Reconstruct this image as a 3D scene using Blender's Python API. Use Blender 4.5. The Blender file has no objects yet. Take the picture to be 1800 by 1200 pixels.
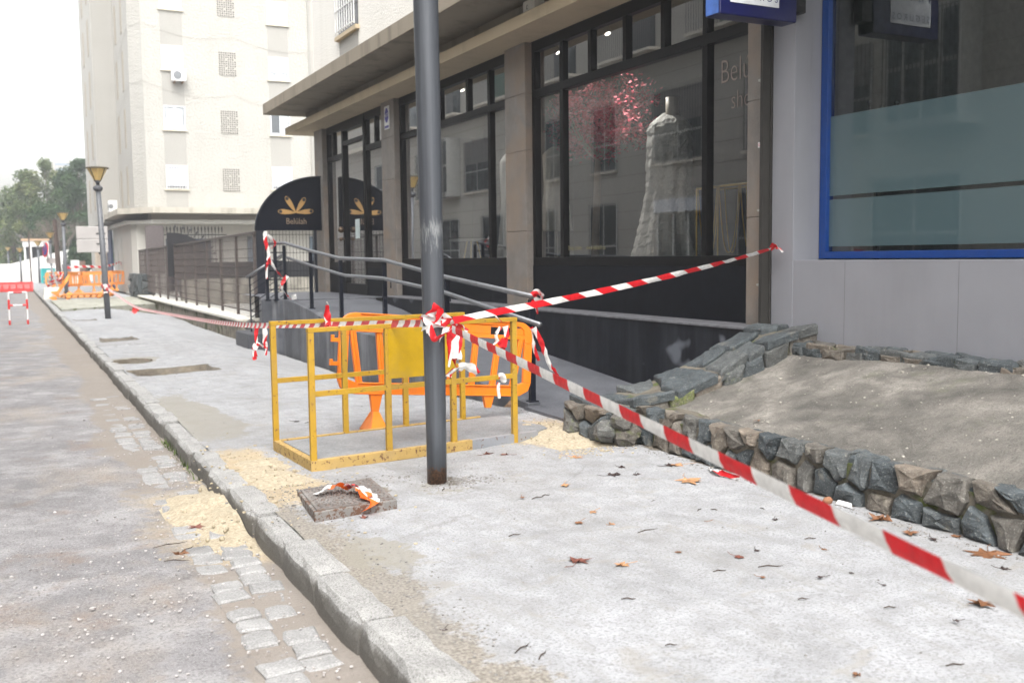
import bpy, math, random
from math import sin, cos, pi, radians, sqrt, atan2, floor
from mathutils import Vector, Matrix, noise as mnoise
rng = random.Random(7)
V = Vector
sc = bpy.context.scene
COL = sc.collection

# ------------------------------------------------------------ camera
FPX = 1750.0
yaw, pitch, roll = radians(26.75), radians(-4.85), radians(-0.66)
fw = V((sin(yaw)*cos(pitch), cos(yaw)*cos(pitch), sin(pitch)))
rt0 = V((cos(yaw), -sin(yaw), 0)); up0 = rt0.cross(fw)
RT = rt0*cos(roll) + up0*sin(roll); UP = -rt0*sin(roll) + up0*cos(roll)
EYE = V((0, 0, 1.5))
cam = bpy.data.cameras.new('camera'); camo = bpy.data.objects.new('camera', cam); COL.objects.link(camo)
m = Matrix.Identity(4)
for i in range(3):
    m[i][0] = RT[i]; m[i][1] = UP[i]; m[i][2] = -fw[i]; m[i][3] = EYE[i]
camo.matrix_world = m
cam.sensor_width = 36; cam.lens = 35; cam.clip_start = 0.05; cam.clip_end = 1500
cam.dof.use_dof = True; cam.dof.focus_distance = 7.0; cam.dof.aperture_fstop = 2.8
sc.camera = camo

def _ray(px, py): return fw + RT*((px-900)/FPX) + UP*((600-py)/FPX)
def az(px, py, z):
    d = _ray(px, py); return EYE + d*((z-1.5)/d.z)
def ax(px, py, x):
    d = _ray(px, py); return EYE + d*(x/d.x)
def ay(px, py, y):
    d = _ray(px, py); return EYE + d*(y/d.y)
def ad(px, py, w): return EYE + _ray(px, py)*w

# ------------------------------------------------------------ world, sun, exposure
SUN_EL, SUN_AZ = radians(55), radians(200)      # direction towards the sun: azimuth clockwise from +Y
w = bpy.data.worlds.new('World'); sc.world = w; w.use_nodes = True
nt = w.node_tree; nt.nodes.clear()
sky = nt.nodes.new('ShaderNodeTexSky'); sky.sky_type = 'NISHITA'; sky.sun_disc = False
sky.sun_elevation = SUN_EL; sky.sun_rotation = SUN_AZ; sky.air_density = 1.6; sky.dust_density = 5; sky.ozone_density = 1
hs = nt.nodes.new('ShaderNodeHueSaturation'); hs.inputs['Saturation'].default_value = 0.22
bg = nt.nodes.new('ShaderNodeBackground'); bg.inputs['Strength'].default_value = 0.15
out = nt.nodes.new('ShaderNodeOutputWorld')
nt.links.new(sky.outputs[0], hs.inputs['Color']); nt.links.new(hs.outputs[0], bg.inputs[0]); nt.links.new(bg.outputs[0], out.inputs[0])
sl = bpy.data.lights.new('sun', 'SUN'); sl.energy = 0.65; sl.angle = radians(35); sl.color = (1, .98, .95)
so = bpy.data.objects.new('sun', sl); COL.objects.link(so)
sd = V((sin(SUN_AZ)*cos(SUN_EL), cos(SUN_AZ)*cos(SUN_EL), sin(SUN_EL)))
so.rotation_euler = sd.to_track_quat('Z', 'Y').to_euler()
sc.view_settings.view_transform = 'Standard'; sc.view_settings.look = 'None'
sc.view_settings.exposure = 1.62; sc.view_settings.gamma = 1
sc.cycles.max_bounces = 8; sc.cycles.transparent_max_bounces = 24
sc.cycles.use_denoising = True
sc.cycles.caustics_reflective = False; sc.cycles.caustics_refractive = False

# ------------------------------------------------------------ materials
def nm(name):
    mt = bpy.data.materials.new(name); mt.use_nodes = True
    n = mt.node_tree; b = n.nodes['Principled BSDF']
    return mt, n, b
def L(n, a, b): n.links.new(a, b)
def tc(n, scale=(1, 1, 1), rot=(0, 0, 0)):
    t = n.nodes.new('ShaderNodeNewGeometry'); mp = n.nodes.new('ShaderNodeMapping')
    mp.inputs['Scale'].default_value = scale; mp.inputs['Rotation'].default_value = rot
    L(n, t.outputs['Position'], mp.inputs[0]); return mp.outputs[0]
def noi(n, scale, detail=6, rough=.6, vec=None, dist=0):
    t = n.nodes.new('ShaderNodeTexNoise'); t.inputs['Scale'].default_value = scale
    t.inputs['Detail'].default_value = detail; t.inputs['Roughness'].default_value = rough
    t.inputs['Distortion'].default_value = dist
    L(n, vec if vec is not None else tc(n), t.inputs['Vector']); return t.outputs[0]
def ramp(n, fac, stops):
    r = n.nodes.new('ShaderNodeValToRGB'); e = r.color_ramp.elements
    while len(e) < len(stops): e.new(.5)
    for el, (p, c) in zip(e, stops):
        el.position = p; el.color = (*c, 1) if isinstance(c, tuple) else (c, c, c, 1)
    L(n, fac, r.inputs[0]); return r.outputs[0]
def mix(n, fac, a, b, mode='MIX'):
    x = n.nodes.new('ShaderNodeMix'); x.data_type = 'RGBA'; x.blend_type = mode
    for s, v in ((0, fac), (6, a), (7, b)):
        if isinstance(v, (int, float)): x.inputs[s].default_value = v
        elif isinstance(v, tuple): x.inputs[s].default_value = (*v, 1)
        else: L(n, v, x.inputs[s])
    return x.outputs[2]
def mth(n, op, a, b=0.0):
    x = n.nodes.new('ShaderNodeMath'); x.operation = op
    for s, v in ((0, a), (1, b)):
        if isinstance(v, (int, float)): x.inputs[s].default_value = v
        else: L(n, v, x.inputs[s])
    return x.outputs[0]
def bump(n, b, h, strength=.4, dist=.01, prev=None):
    x = n.nodes.new('ShaderNodeBump'); x.inputs['Strength'].default_value = strength; x.inputs['Distance'].default_value = dist
    L(n, h, x.inputs['Height'])
    if prev is not None: L(n, prev, x.inputs['Normal'])
    L(n, x.outputs[0], b.inputs['Normal']); return x.outputs[0]
def attr(n, name):
    a = n.nodes.new('ShaderNodeAttribute'); a.attribute_name = name; return a
def objrand(n): return n.nodes.new('ShaderNodeObjectInfo').outputs['Random']

def plain(name, c, rough=.6, metal=0, var=.12, scale=12, bmp=.15, bscale=60, bd=.003, spec=.5, speck=None, streak=0.0, streakc=(.1, .09, .07)):
    mt, n, b = nm(name)
    f = noi(n, scale, 5)
    c1 = tuple(x*(1-var) for x in c); c2 = tuple(min(1, x*(1+var)) for x in c)
    col = ramp(n, f, [(.3, c1), (.7, c2)])
    if streak:
        s = noi(n, 1, 5, .65, tc(n, (5, 5, .45)))
        s2 = noi(n, 1.1, 3)
        col = mix(n, mth(n, 'MULTIPLY', ramp(n, mth(n, 'MULTIPLY', s, mth(n, 'ADD', s2, .5)), [(.48, 0.), (.72, 1.)]), streak), col, streakc)
    if speck:
        k = noi(n, speck[1], 2, .5)
        col = mix(n, ramp(n, k, [(speck[2], 0.), (speck[2]+.06, 1.)]), col, speck[0])
    L(n, col, b.inputs['Base Color'])
    b.inputs['Roughness'].default_value = rough; b.inputs['Metallic'].default_value = metal
    b.inputs['Specular IOR Level'].default_value = spec
    if bmp: bump(n, b, noi(n, bscale, 4), bmp, bd)
    return mt
MT = {}
def P(name, *a, **k):
    if name not in MT: MT[name] = plain(name, *a, **k)
    return MT[name]

def mk_cement():
    mt, n, b = nm('pale_cement')
    p = tc(n)
    big = noi(n, .9, 4, .6, p, .6); med = noi(n, 5, 6, .65, p); fine = noi(n, 70, 3, .6, p); gr = noi(n, 190, 2, .5, p)
    col = ramp(n, big, [(.3, (.215, .217, .222)), (.62, (.315, .32, .33))])
    col = mix(n, .5, col, ramp(n, med, [(.32, (.19, .191, .194)), (.6, (.375, .382, .398))]))
    col = mix(n, mth(n, 'MULTIPLY', ramp(n, fine, [(.38, 1.), (.5, 0.)]), .6), col, (.14, .138, .136))
    col = mix(n, mth(n, 'MULTIPLY', ramp(n, gr, [(.6, 0.), (.68, 1.)]), .5), col, (.50, .50, .51))
    # brushed marks with a shape of their own
    br = noi(n, 1.0, 5, .6, tc(n, (14, 3, 1), (0, 0, .5)))
    col = mix(n, mth(n, 'MULTIPLY', ramp(n, br, [(.5, 0.), (.64, 1.)]), .30), col, (.22, .215, .2))
    # masks held by the mesh: damp earth along the kerb, sand scatter, dug soil
    brk = mth(n, 'MULTIPLY', mth(n, 'SUBTRACT', noi(n, 9, 7, .78, p), .5), 2.0)
    a = attr(n, 'dirt').outputs['Fac']
    col = mix(n, ramp(n, mth(n, 'ADD', a, brk), [(.35, 0.), (.55, 1.)]), col, ramp(n, fine, [(.35, (.13, .115, .095)), (.65, (.29, .265, .23))]))
    a = attr(n, 'damp').outputs['Fac']
    col = mix(n, ramp(n, mth(n, 'ADD', a, brk), [(.4, 0.), (.6, .75)]), col, (.22, .205, .17))
    a = attr(n, 'sand').outputs['Fac']
    col = mix(n, ramp(n, mth(n, 'ADD', a, brk), [(.3, 0.), (.8, .9)]), col, ramp(n, fine, [(.35, (.29, .22, .13)), (.65, (.44, .36, .235))]))
    a = attr(n, 'soil').outputs['Fac']
    col = mix(n, ramp(n, mth(n, 'ADD', a, mth(n, 'MULTIPLY', brk, .8)), [(.4, 0.), (.6, 1.)]), col, ramp(n, med, [(.35, (.05, .042, .034)), (.65, (.17, .145, .11))]))
    crk = n.nodes.new('ShaderNodeTexVoronoi'); crk.feature = 'DISTANCE_TO_EDGE'; crk.inputs['Scale'].default_value = .55
    wv = n.nodes.new('ShaderNodeMix'); wv.data_type = 'VECTOR'; wv.inputs[0].default_value = .12; L(n, p, wv.inputs[4])
    nv = n.nodes.new('ShaderNodeTexNoise'); nv.inputs['Scale'].default_value = 3; nv.inputs['Detail'].default_value = 6; L(n, p, nv.inputs['Vector']); L(n, nv.outputs[1], wv.inputs[5]); L(n, wv.outputs[1], crk.inputs['Vector'])
    ck = ramp(n, crk.outputs[0], [(0, 1.), (.006, 0.)])
    col = mix(n, mth(n, 'MULTIPLY', ck, ramp(n, noi(n, .8, 3, .5, p), [(.5, 0.), (.6, .45)])), col, (.13, .125, .12))
    wet = noi(n, .75, 6, .62, tc(n, (1, .55, 1), (0, 0, .8)), .4)
    col = mix(n, mth(n, 'MULTIPLY', ramp(n, wet, [(.50, 0.), (.60, 1.)]), .24), col, (.20, .193, .182))
    smu = noi(n, 2.3, 6, .7, tc(n, (1, 1.6, 1), (0, 0, 2.2)), .8)
    col = mix(n, mth(n, 'MULTIPLY', ramp(n, smu, [(.58, 0.), (.66, 1.)]), .45), col, (.25, .232, .20))
    L(n, col, b.inputs['Base Color']); b.inputs['Roughness'].default_value = .88
    b1 = bump(n, b, med, .5, .02); b2 = bump(n, b, fine, .55, .006, b1); bump(n, b, gr, .4, .0025, b2)
    return mt
def mk_road():
    mt, n, b = nm('dusty_asphalt')
    p = tc(n)
    big = noi(n, .7, 5, .6, p, .8); med = noi(n, 3.2, 6, .7, p, .3); fine = noi(n, 60, 3, .65, p); gr = noi(n, 150, 2, .5, p)
    col = ramp(n, big, [(.32, (.15, .144, .147)), (.65, (.24, .232, .236))])
    col = mix(n, .5, col, ramp(n, med, [(.35, (.125, .119, .121)), (.55, (.215, .207, .21)), (.7, (.35, .342, .34))]))
    br = noi(n, 1.0, 5, .62, tc(n, (2.2, 3, 1), (0, 0, .35)))
    col = mix(n, mth(n, 'MULTIPLY', ramp(n, br, [(.5, 0.), (.62, 1.)]), .45), col, (.38, .372, .37))
    rust = noi(n, 1.6, 6, .7, tc(n, (1, 1, 1), (0, 0, 2)))
    col = mix(n, mth(n, 'MULTIPLY', ramp(n, rust, [(.56, 0.), (.68, 1.)]), .6), col, (.19, .13, .095))
    tan = noi(n, 1.1, 5, .65, tc(n, (1, .6, 1), (0, 0, 1)))
    col = mix(n, mth(n, 'MULTIPLY', ramp(n, tan, [(.5, 0.), (.66, 1.)]), .5), col, (.31, .262, .21))
    col = mix(n, mth(n, 'MULTIPLY', ramp(n, fine, [(.4, 1.), (.5, 0.)]), .5), col, (.085, .082, .082))
    col = mix(n, mth(n, 'MULTIPLY', ramp(n, gr, [(.58, 0.), (.66, 1.)]), .4), col, (.48, .47, .465))
    a = attr(n, 'sand').outputs['Fac']
    brk = mth(n, 'MULTIPLY', mth(n, 'SUBTRACT', noi(n, 8, 6, .7, p), .5), 1.1)
    col = mix(n, ramp(n, mth(n, 'ADD', a, brk), [(.25, 0.), (.85, .9)]), col, ramp(n, fine, [(.35, (.31, .245, .155)), (.65, (.46, .38, .26))]))
    a = attr(n, 'soil').outputs['Fac']
    col = mix(n, ramp(n, mth(n, 'ADD', a, brk), [(.4, 0.), (.6, .8)]), col, (.22, .19, .16))
    L(n, col, b.inputs['Base Color']); b.inputs['Roughness'].default_value = .85
    b1 = bump(n, b, med, .4, .02); b2 = bump(n, b, fine, .8, .009, b1); bump(n, b, gr, .5, .004, b2)
    return mt
def mk_granite(name, a, c, warm=None, rough=.75, sc_=1.0):
    mt, n, b = nm(name); p = tc(n)
    col = ramp(n, noi(n, 110*sc_, 3, .6, p), [(.36, tuple(x*.45 for x in a)), (.5, a), (.66, c)])
    col = mix(n, .55, col, ramp(n, noi(n, 4*sc_, 6, .65, p, .5), [(.3, tuple(x*.72 for x in a)), (.7, c)]))
    if warm: col = mix(n, mth(n, 'MULTIPLY', ramp(n, noi(n, 1.3, 5, .6, p, .8), [(.45, 0.), (.68, 1.)]), .75), col, warm)
    L(n, col, b.inputs['Base Color']); b.inputs['Roughness'].default_value = rough
    bump(n, b, noi(n, 60*sc_, 5, .7, p), .5, .004)
    return mt
def mk_stone():
    mt, n, b = nm('rubble_stone'); p = tc(n)
    r = attr(n, 'tint').outputs['Fac']
    base = ramp(n, r, [(0, (.040, .050, .056)), (.4, (.068, .080, .086)), (.65, (.095, .098, .094)), (.82, (.125, .108, .088)), (1, (.17, .14, .11))])
    f = noi(n, 14, 7, .7, p, .6); g = noi(n, 90, 3, .6, p)
    col = mix(n, 1.0, base, ramp(n, f, [(.3, .55), (.55, 1.05), (.72, 1.7)]), 'MULTIPLY')
    col = mix(n, mth(n, 'MULTIPLY', ramp(n, g, [(.58, 0.), (.66, 1.)]), .35), col, (.42, .42, .38))
    col = mix(n, mth(n, 'MULTIPLY', ramp(n, noi(n, 5, 5, .65, tc(n, (1, 1, 1), (1, 0, 0))), [(.6, 0.), (.72, 1.)]), .55), col, (.33, .30, .24))
    mo = attr(n, 'moss').outputs['Fac']
    col = mix(n, ramp(n, mth(n, 'ADD', mo, mth(n, 'SUBTRACT', noi(n, 12, 5, .7, p), .5)), [(.45, 0.), (.62, .85)]), col, ramp(n, g, [(.35, (.05, .075, .015)), (.65, (.19, .22, .05))]))
    L(n, col, b.inputs['Base Color']); b.inputs['Roughness'].default_value = .62
    b1 = bump(n, b, noi(n, 18, 6, .7, tc(n, (1, 1, 2.6))), .8, .025); bump(n, b, g, .3, .003, b1)
    return mt
def mk_bank():
    mt, n, b = nm('weathered_concrete'); p = tc(n)
    big = noi(n, 1.5, 5, .6, tc(n, (1, .8, 1)), .5); med = noi(n, 6, 6, .7, p, .4); fine = noi(n, 75, 3, .65, p)
    col = ramp(n, big, [(.36, (.085, .08, .072)), (.5, (.22, .204, .182)), (.62, (.48, .445, .395))])
    col = mix(n, .45, col, ramp(n, med, [(.3, (.08, .075, .067)), (.7, (.30, .278, .245))]))
    st = noi(n, 1, 5, .65, tc(n, (1.2, 9, 9)))
    col = mix(n, mth(n, 'MULTIPLY', ramp(n, st, [(.52, 0.), (.66, 1.)]), .4), col, (.12, .115, .10))
    col = mix(n, mth(n, 'MULTIPLY', ramp(n, fine, [(.38, 1.), (.48, 0.)]), .5), col, (.10, .095, .08))
    col = mix(n, mth(n, 'MULTIPLY', ramp(n, noi(n, 120, 2, .5, p), [(.62, 0.), (.7, 1.)]), .4), col, (.45, .43, .38))
    col = mix(n, mth(n, 'MULTIPLY', ramp(n, noi(n, 2.6, 6, .7, tc(n, (1, 1, 1), (0, 2, 0))), [(.58, 0.), (.7, 1.)]), .4), col, (.13, .15, .07))
    L(n, col, b.inputs['Base Color']); b.inputs['Roughness'].default_value = .9
    b1 = bump(n, b, med, .9, .05); bump(n, b, fine, 1.0, .02, b1)
    return mt
def mk_stripe(name, c1, c2, rep, slant=.5, rough=.45):
    # barrier tape: UV.x runs along the tape in metres
    mt, n, b = nm(name)
    uv = n.nodes.new('ShaderNodeUVMap'); sp = n.nodes.new('ShaderNodeSeparateXYZ'); L(n, uv.outputs[0], sp.inputs[0])
    t = mth(n, 'ADD', sp.outputs[0], mth(n, 'MULTIPLY', sp.outputs[1], slant*rep*.5))
    fr = mth(n, 'FRACT', mth(n, 'DIVIDE', t, rep))
    k = ramp(n, fr, [(.0, 0.), (.012, 1.), (.5, 1.), (.512, 0.)])
    wr = noi(n, 1, 4, .6, tc(n, (30, 30, 30)))
    col = mix(n, k, c2, c1)
    col = mix(n, 1.0, col, ramp(n, wr, [(.3, .8), (.6, 1.02)]), 'MULTIPLY')
    L(n, col, b.inputs['Base Color']); b.inputs['Roughness'].default_value = rough
    b.inputs['Subsurface Weight'].default_value = 0
    bump(n, b, noi(n, 1, 3, .5, tc(n, (25, 25, 25))), .5, .01)
    tr = n.nodes.new('ShaderNodeBsdfTranslucent'); L(n, col, tr.inputs[0])
    ms = n.nodes.new('ShaderNodeMixShader'); ms.inputs[0].default_value = .25
    L(n, b.outputs[0], ms.inputs[1]); L(n, tr.outputs[0], ms.inputs[2]); L(n, ms.outputs[0], n.nodes['Material Output'].inputs[0])
    return mt
def mk_glass(name, tint=(.93, .95, .95), refl=3.6, haze=0.0, hc=(.4, .55, .55)):
    mt, n, b = nm(name); n.nodes.remove(b)
    t = n.nodes.new('ShaderNodeBsdfTransparent'); t.inputs[0].default_value = (*tint, 1)
    g = n.nodes.new('ShaderNodeBsdfGlossy'); g.inputs['Roughness'].default_value = .0; g.inputs[0].default_value = (.95, .97, 1, 1)
    f = n.nodes.new('ShaderNodeFresnel'); f.inputs[0].default_value = 1.5
    fac = mth(n, 'MINIMUM', mth(n, 'MULTIPLY', f.outputs[0], refl), 1.0)
    base = t.outputs[0]
    if haze:
        d = n.nodes.new('ShaderNodeBsdfDiffuse'); d.inputs[0].default_value = (*hc, 1)
        tl = n.nodes.new('ShaderNodeBsdfTranslucent'); tl.inputs[0].default_value = (*hc, 1)
        m0 = n.nodes.new('ShaderNodeMixShader'); m0.inputs[0].default_value = .3
        L(n, d.outputs[0], m0.inputs[1]); L(n, tl.outputs[0], m0.inputs[2])
        m1 = n.nodes.new('ShaderNodeMixShader'); m1.inputs[0].default_value = haze
        L(n, t.outputs[0], m1.inputs[1]); L(n, m0.outputs[0], m1.inputs[2]); base = m1.outputs[0]
    ms = n.nodes.new('ShaderNodeMixShader')
    L(n, fac, ms.inputs[0]); L(n, base, ms.inputs[1]); L(n, g.outputs[0], ms.inputs[2])
    L(n, ms.outputs[0], n.nodes['Material Output'].inputs[0]); return mt
def mk_steel(name, c, rust=(.12, .05, .025), amt=.60, rough=.5, dirt=(.24, .17, .07), edge=None):
    mt, n, b = nm(name); p = tc(n)
    col = ramp(n, noi(n, 7, 5, .6, p), [(.3, tuple(x*.86 for x in c)), (.7, tuple(x*1.08 for x in c))])
    col = mix(n, mth(n, 'MULTIPLY', ramp(n, noi(n, 2.2, 5, .65, p), [(.5, 0.), (.75, 1.)]), .45), col, dirt)
    col = mix(n, ramp(n, noi(n, 26, 5, .75, p), [(amt, 0.), (amt+.03, 1.)]), col, rust)
    L(n, col, b.inputs['Base Color']); b.inputs['Roughness'].default_value = rough
    bump(n, b, noi(n, 40, 4, .6, p), .25, .002)
    return mt
def mk_pole():
    mt, n, b = nm('grey_pole_paint'); p = tc(n)
    col = ramp(n, noi(n, 1, 6, .65, tc(n, (22, 22, .8))), [(.3, (.045, .049, .058)), (.7, (.09, .098, .112))])
    sp = n.nodes.new('ShaderNodeSeparateXYZ'); L(n, p, sp.inputs[0])
    z = sp.outputs[2]
    scr = noi(n, 1, 6, .75, tc(n, (60, 60, 9), (0, .25, 0)))
    zone = ramp(n, mth(n, 'DIVIDE', z, 3.0), [(0, .55), (.25, .35), (.36, 0.), (.47, .55), (.56, .9), (.66, 0.)])
    col = mix(n, ramp(n, mth(n, 'MULTIPLY', scr, zone), [(.38, 0.), (.52, .7)]), col, (.30, .31, .31))
    low = ramp(n, mth(n, 'ADD', mth(n, 'MULTIPLY', z, -6), mth(n, 'MULTIPLY', noi(n, 30, 5, .7, p), 1.4)), [(.05, 0.), (.12, 1.)])
    col = mix(n, low, col, ramp(n, noi(n, 60, 4, .7, p), [(.4, (.05, .03, .022)), (.65, (.16, .085, .05))]))
    L(n, col, b.inputs['Base Color']); b.inputs['Roughness'].default_value = .42; b.inputs['Metallic'].default_value = .25
    bump(n, b, scr, .2, .002); return mt
def mk_stucco(name, c, dirtc=(.3, .27, .22), amt=.25, bs=14, bd=.05):
    mt, n, b = nm(name); p = tc(n)
    col = ramp(n, noi(n, .6, 5, .6, p), [(.3, tuple(x*.93 for x in c)), (.7, c)])
    st = noi(n, 1, 5, .7, tc(n, (2.2, 2.2, .16)))
    col = mix(n, mth(n, 'MULTIPLY', ramp(n, st, [(.5, 0.), (.75, 1.)]), amt), col, dirtc)
    L(n, col, b.inputs['Base Color']); b.inputs['Roughness'].default_value = .9
    bump(n, b, noi(n, bs, 5, .65, p), .5, bd); return mt
def mk_leaf(name, cols, trans=.3):
    mt, n, b = nm(name)
    r = attr(n, 'tint').outputs['Fac']
    col = ramp(n, r, [(i/(len(cols)-1), c) for i, c in enumerate(cols)])
    L(n, col, b.inputs['Base Color']); b.inputs['Roughness'].default_value = .7; b.inputs['Specular IOR Level'].default_value = .2
    tr = n.nodes.new('ShaderNodeBsdfTranslucent'); L(n, col, tr.inputs[0])
    ms = n.nodes.new('ShaderNodeMixShader'); ms.inputs[0].default_value = trans
    L(n, b.outputs[0], ms.inputs[1]); L(n, tr.outputs[0], ms.inputs[2]); L(n, ms.outputs[0], n.nodes['Material Output'].inputs[0])
    return mt

def mk_kerb(name, a, c):
    mt = mk_granite(name, a, c); n = mt.node_tree; b = n.nodes['Principled BSDF']; p = tc(n)
    col = b.inputs['Base Color'].links[0].from_socket
    g = noi(n, 130, 3, .6, p); col = mix(n, ramp(n, g, [(.56, 0.), (.62, .75)]), col, (.07, .065, .06))
    sp = n.nodes.new('ShaderNodeSeparateXYZ'); L(n, p, sp.inputs[0])
    f = mth(n, 'ADD', mth(n, 'MULTIPLY', sp.outputs[2], -12), mth(n, 'MULTIPLY', noi(n, 14, 5, .7, p), .9))
    col = mix(n, ramp(n, f, [(.62, 0.), (1.05, .8)]), col, (.085, .078, .066))
    L(n, col, b.inputs['Base Color']); bump(n, b, noi(n, 35, 6, .75, p), .8, .012)
    return mt
M_cement = mk_cement(); M_road = mk_road()
M_kerb = mk_kerb('kerb_granite', (.30, .297, .288), (.46, .455, .44))
M_sett = mk_granite('gutter_sett_stone', (.23, .227, .223), (.38, .376, .37))
M_pillar = mk_granite('beige_granite', (.185, .165, .15), (.26, .235, .21), (.24, .175, .125), .5)
M_stone = mk_stone(); M_bank = mk_bank()
M_mortar = plain('wall_mortar', (.13, .115, .09), .95, var=.4, scale=9, bmp=.8, bscale=30, bd=.02, speck=((.075, .09, .025), 5, .56))
M_tape = mk_stripe('red_white_tape', (.66, .012, .02), (.78, .77, .75), .38)
M_tape_near = mk_stripe('red_white_tape_taut', (.66, .012, .02), (.78, .77, .75), .38, .16)
M_tape2 = mk_stripe('red_white_tape_fine', (.60, .09, .10), (.8, .79, .77), .2)
M_otape = mk_stripe('orange_white_tape', (.85, .16, .02), (.8, .8, .8), .3)
M_glass = mk_glass('shop_glass'); M_glass2 = mk_glass('office_glass', (.55, .68, .66), 3.0)
M_frost = mk_glass('frosted_film_glass', (.5, .62, .62), 2.4, .82, (.125, .20, .22))
M_fglass = mk_glass('window_glass', (.5, .55, .6), 2.0)
M_yellow = mk_steel('yellow_rusty_paint', (.40, .235, .014))
M_yellow2 = mk_steel('yellow_sign_paint', (.44, .27, .002), amt=.72, rough=.38)
M_yedge = mk_steel('yellow_worn_paint', (.42, .28, .09), amt=.57, rough=.65, dirt=(.24, .2, .16))
M_pole = mk_pole()
M_orange = plain('orange_plastic', (.80, .20, .010), .42, var=.07, scale=5, bmp=.06, bscale=30, streak=.35, streakc=(.45, .2, .06))
M_orangef = plain('faded_orange_plastic', (.80, .30, .06), .5, var=.1, scale=5, bmp=0)
M_redp = plain('red_plastic', (.72, .04, .035), .45, var=.1, scale=3, bmp=.05)
M_black = plain('black_painted_wall', (.007, .0078, .011), .5, var=.3, scale=6, bmp=.3, bscale=25, bd=.004, streak=.0, spec=.12)
M_frame = plain('dark_brown_frame', (.006, .0055, .006), .45, var=.2, bmp=0, spec=.15)
M_rail = plain('grey_metal_rail', (.17, .175, .185), .42, metal=.6, var=.12, scale=9, bmp=.08)
M_railpost = plain('dark_navy_steel', (.008, .010, .017), .45, var=.25, bmp=.05, spec=.2)
M_concB = mk_stucco('stained_beige_concrete', (.27, .23, .175), (.05, .045, .035), .65, 40, .01)
M_beam = mk_stucco('cream_beam_paint', (.50, .41, .28), (.16, .13, .09), .3, 40, .006)
M_white = mk_stucco('rough_white_render', (.76, .74, .69), (.5, .48, .42), .3, 22, .05)
M_bigw = mk_stucco('cream_white_render', (.425, .413, .38), (.30, .29, .26), .3, 9, .12)
M_bigp = mk_stucco('grey_cream_panel', (.345, .335, .31), (.27, .255, .23), .2, 30, .02)
M_opp = mk_stucco('opposite_beige_render', (.38, .362, .325), (.24, .22, .195), .2, 30, .01)
M_grey = plain('grey_panel_paint', (.25, .255, .28), .5, var=.06, scale=1.5, bmp=.1, bscale=15, bd=.003, streak=.12, streakc=(.14, .14, .14))
M_blue = plain('bright_blue_paint', (.004, .045, .22), .35, var=.1, bmp=.03)
M_navy = plain('deep_blue_sign', (.003, .005, .06), .3, var=.12, bmp=.03)
M_dark = plain('black_matt', (.012, .012, .013), .6, var=.2, bmp=0)
M_whitep = plain('white_paint', (.74, .74, .73), .5, var=.06, bmp=.05)
M_slate = mk_granite('slate_floor', (.085, .09, .105), (.15, .155, .17), None, .55, .6)
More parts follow.
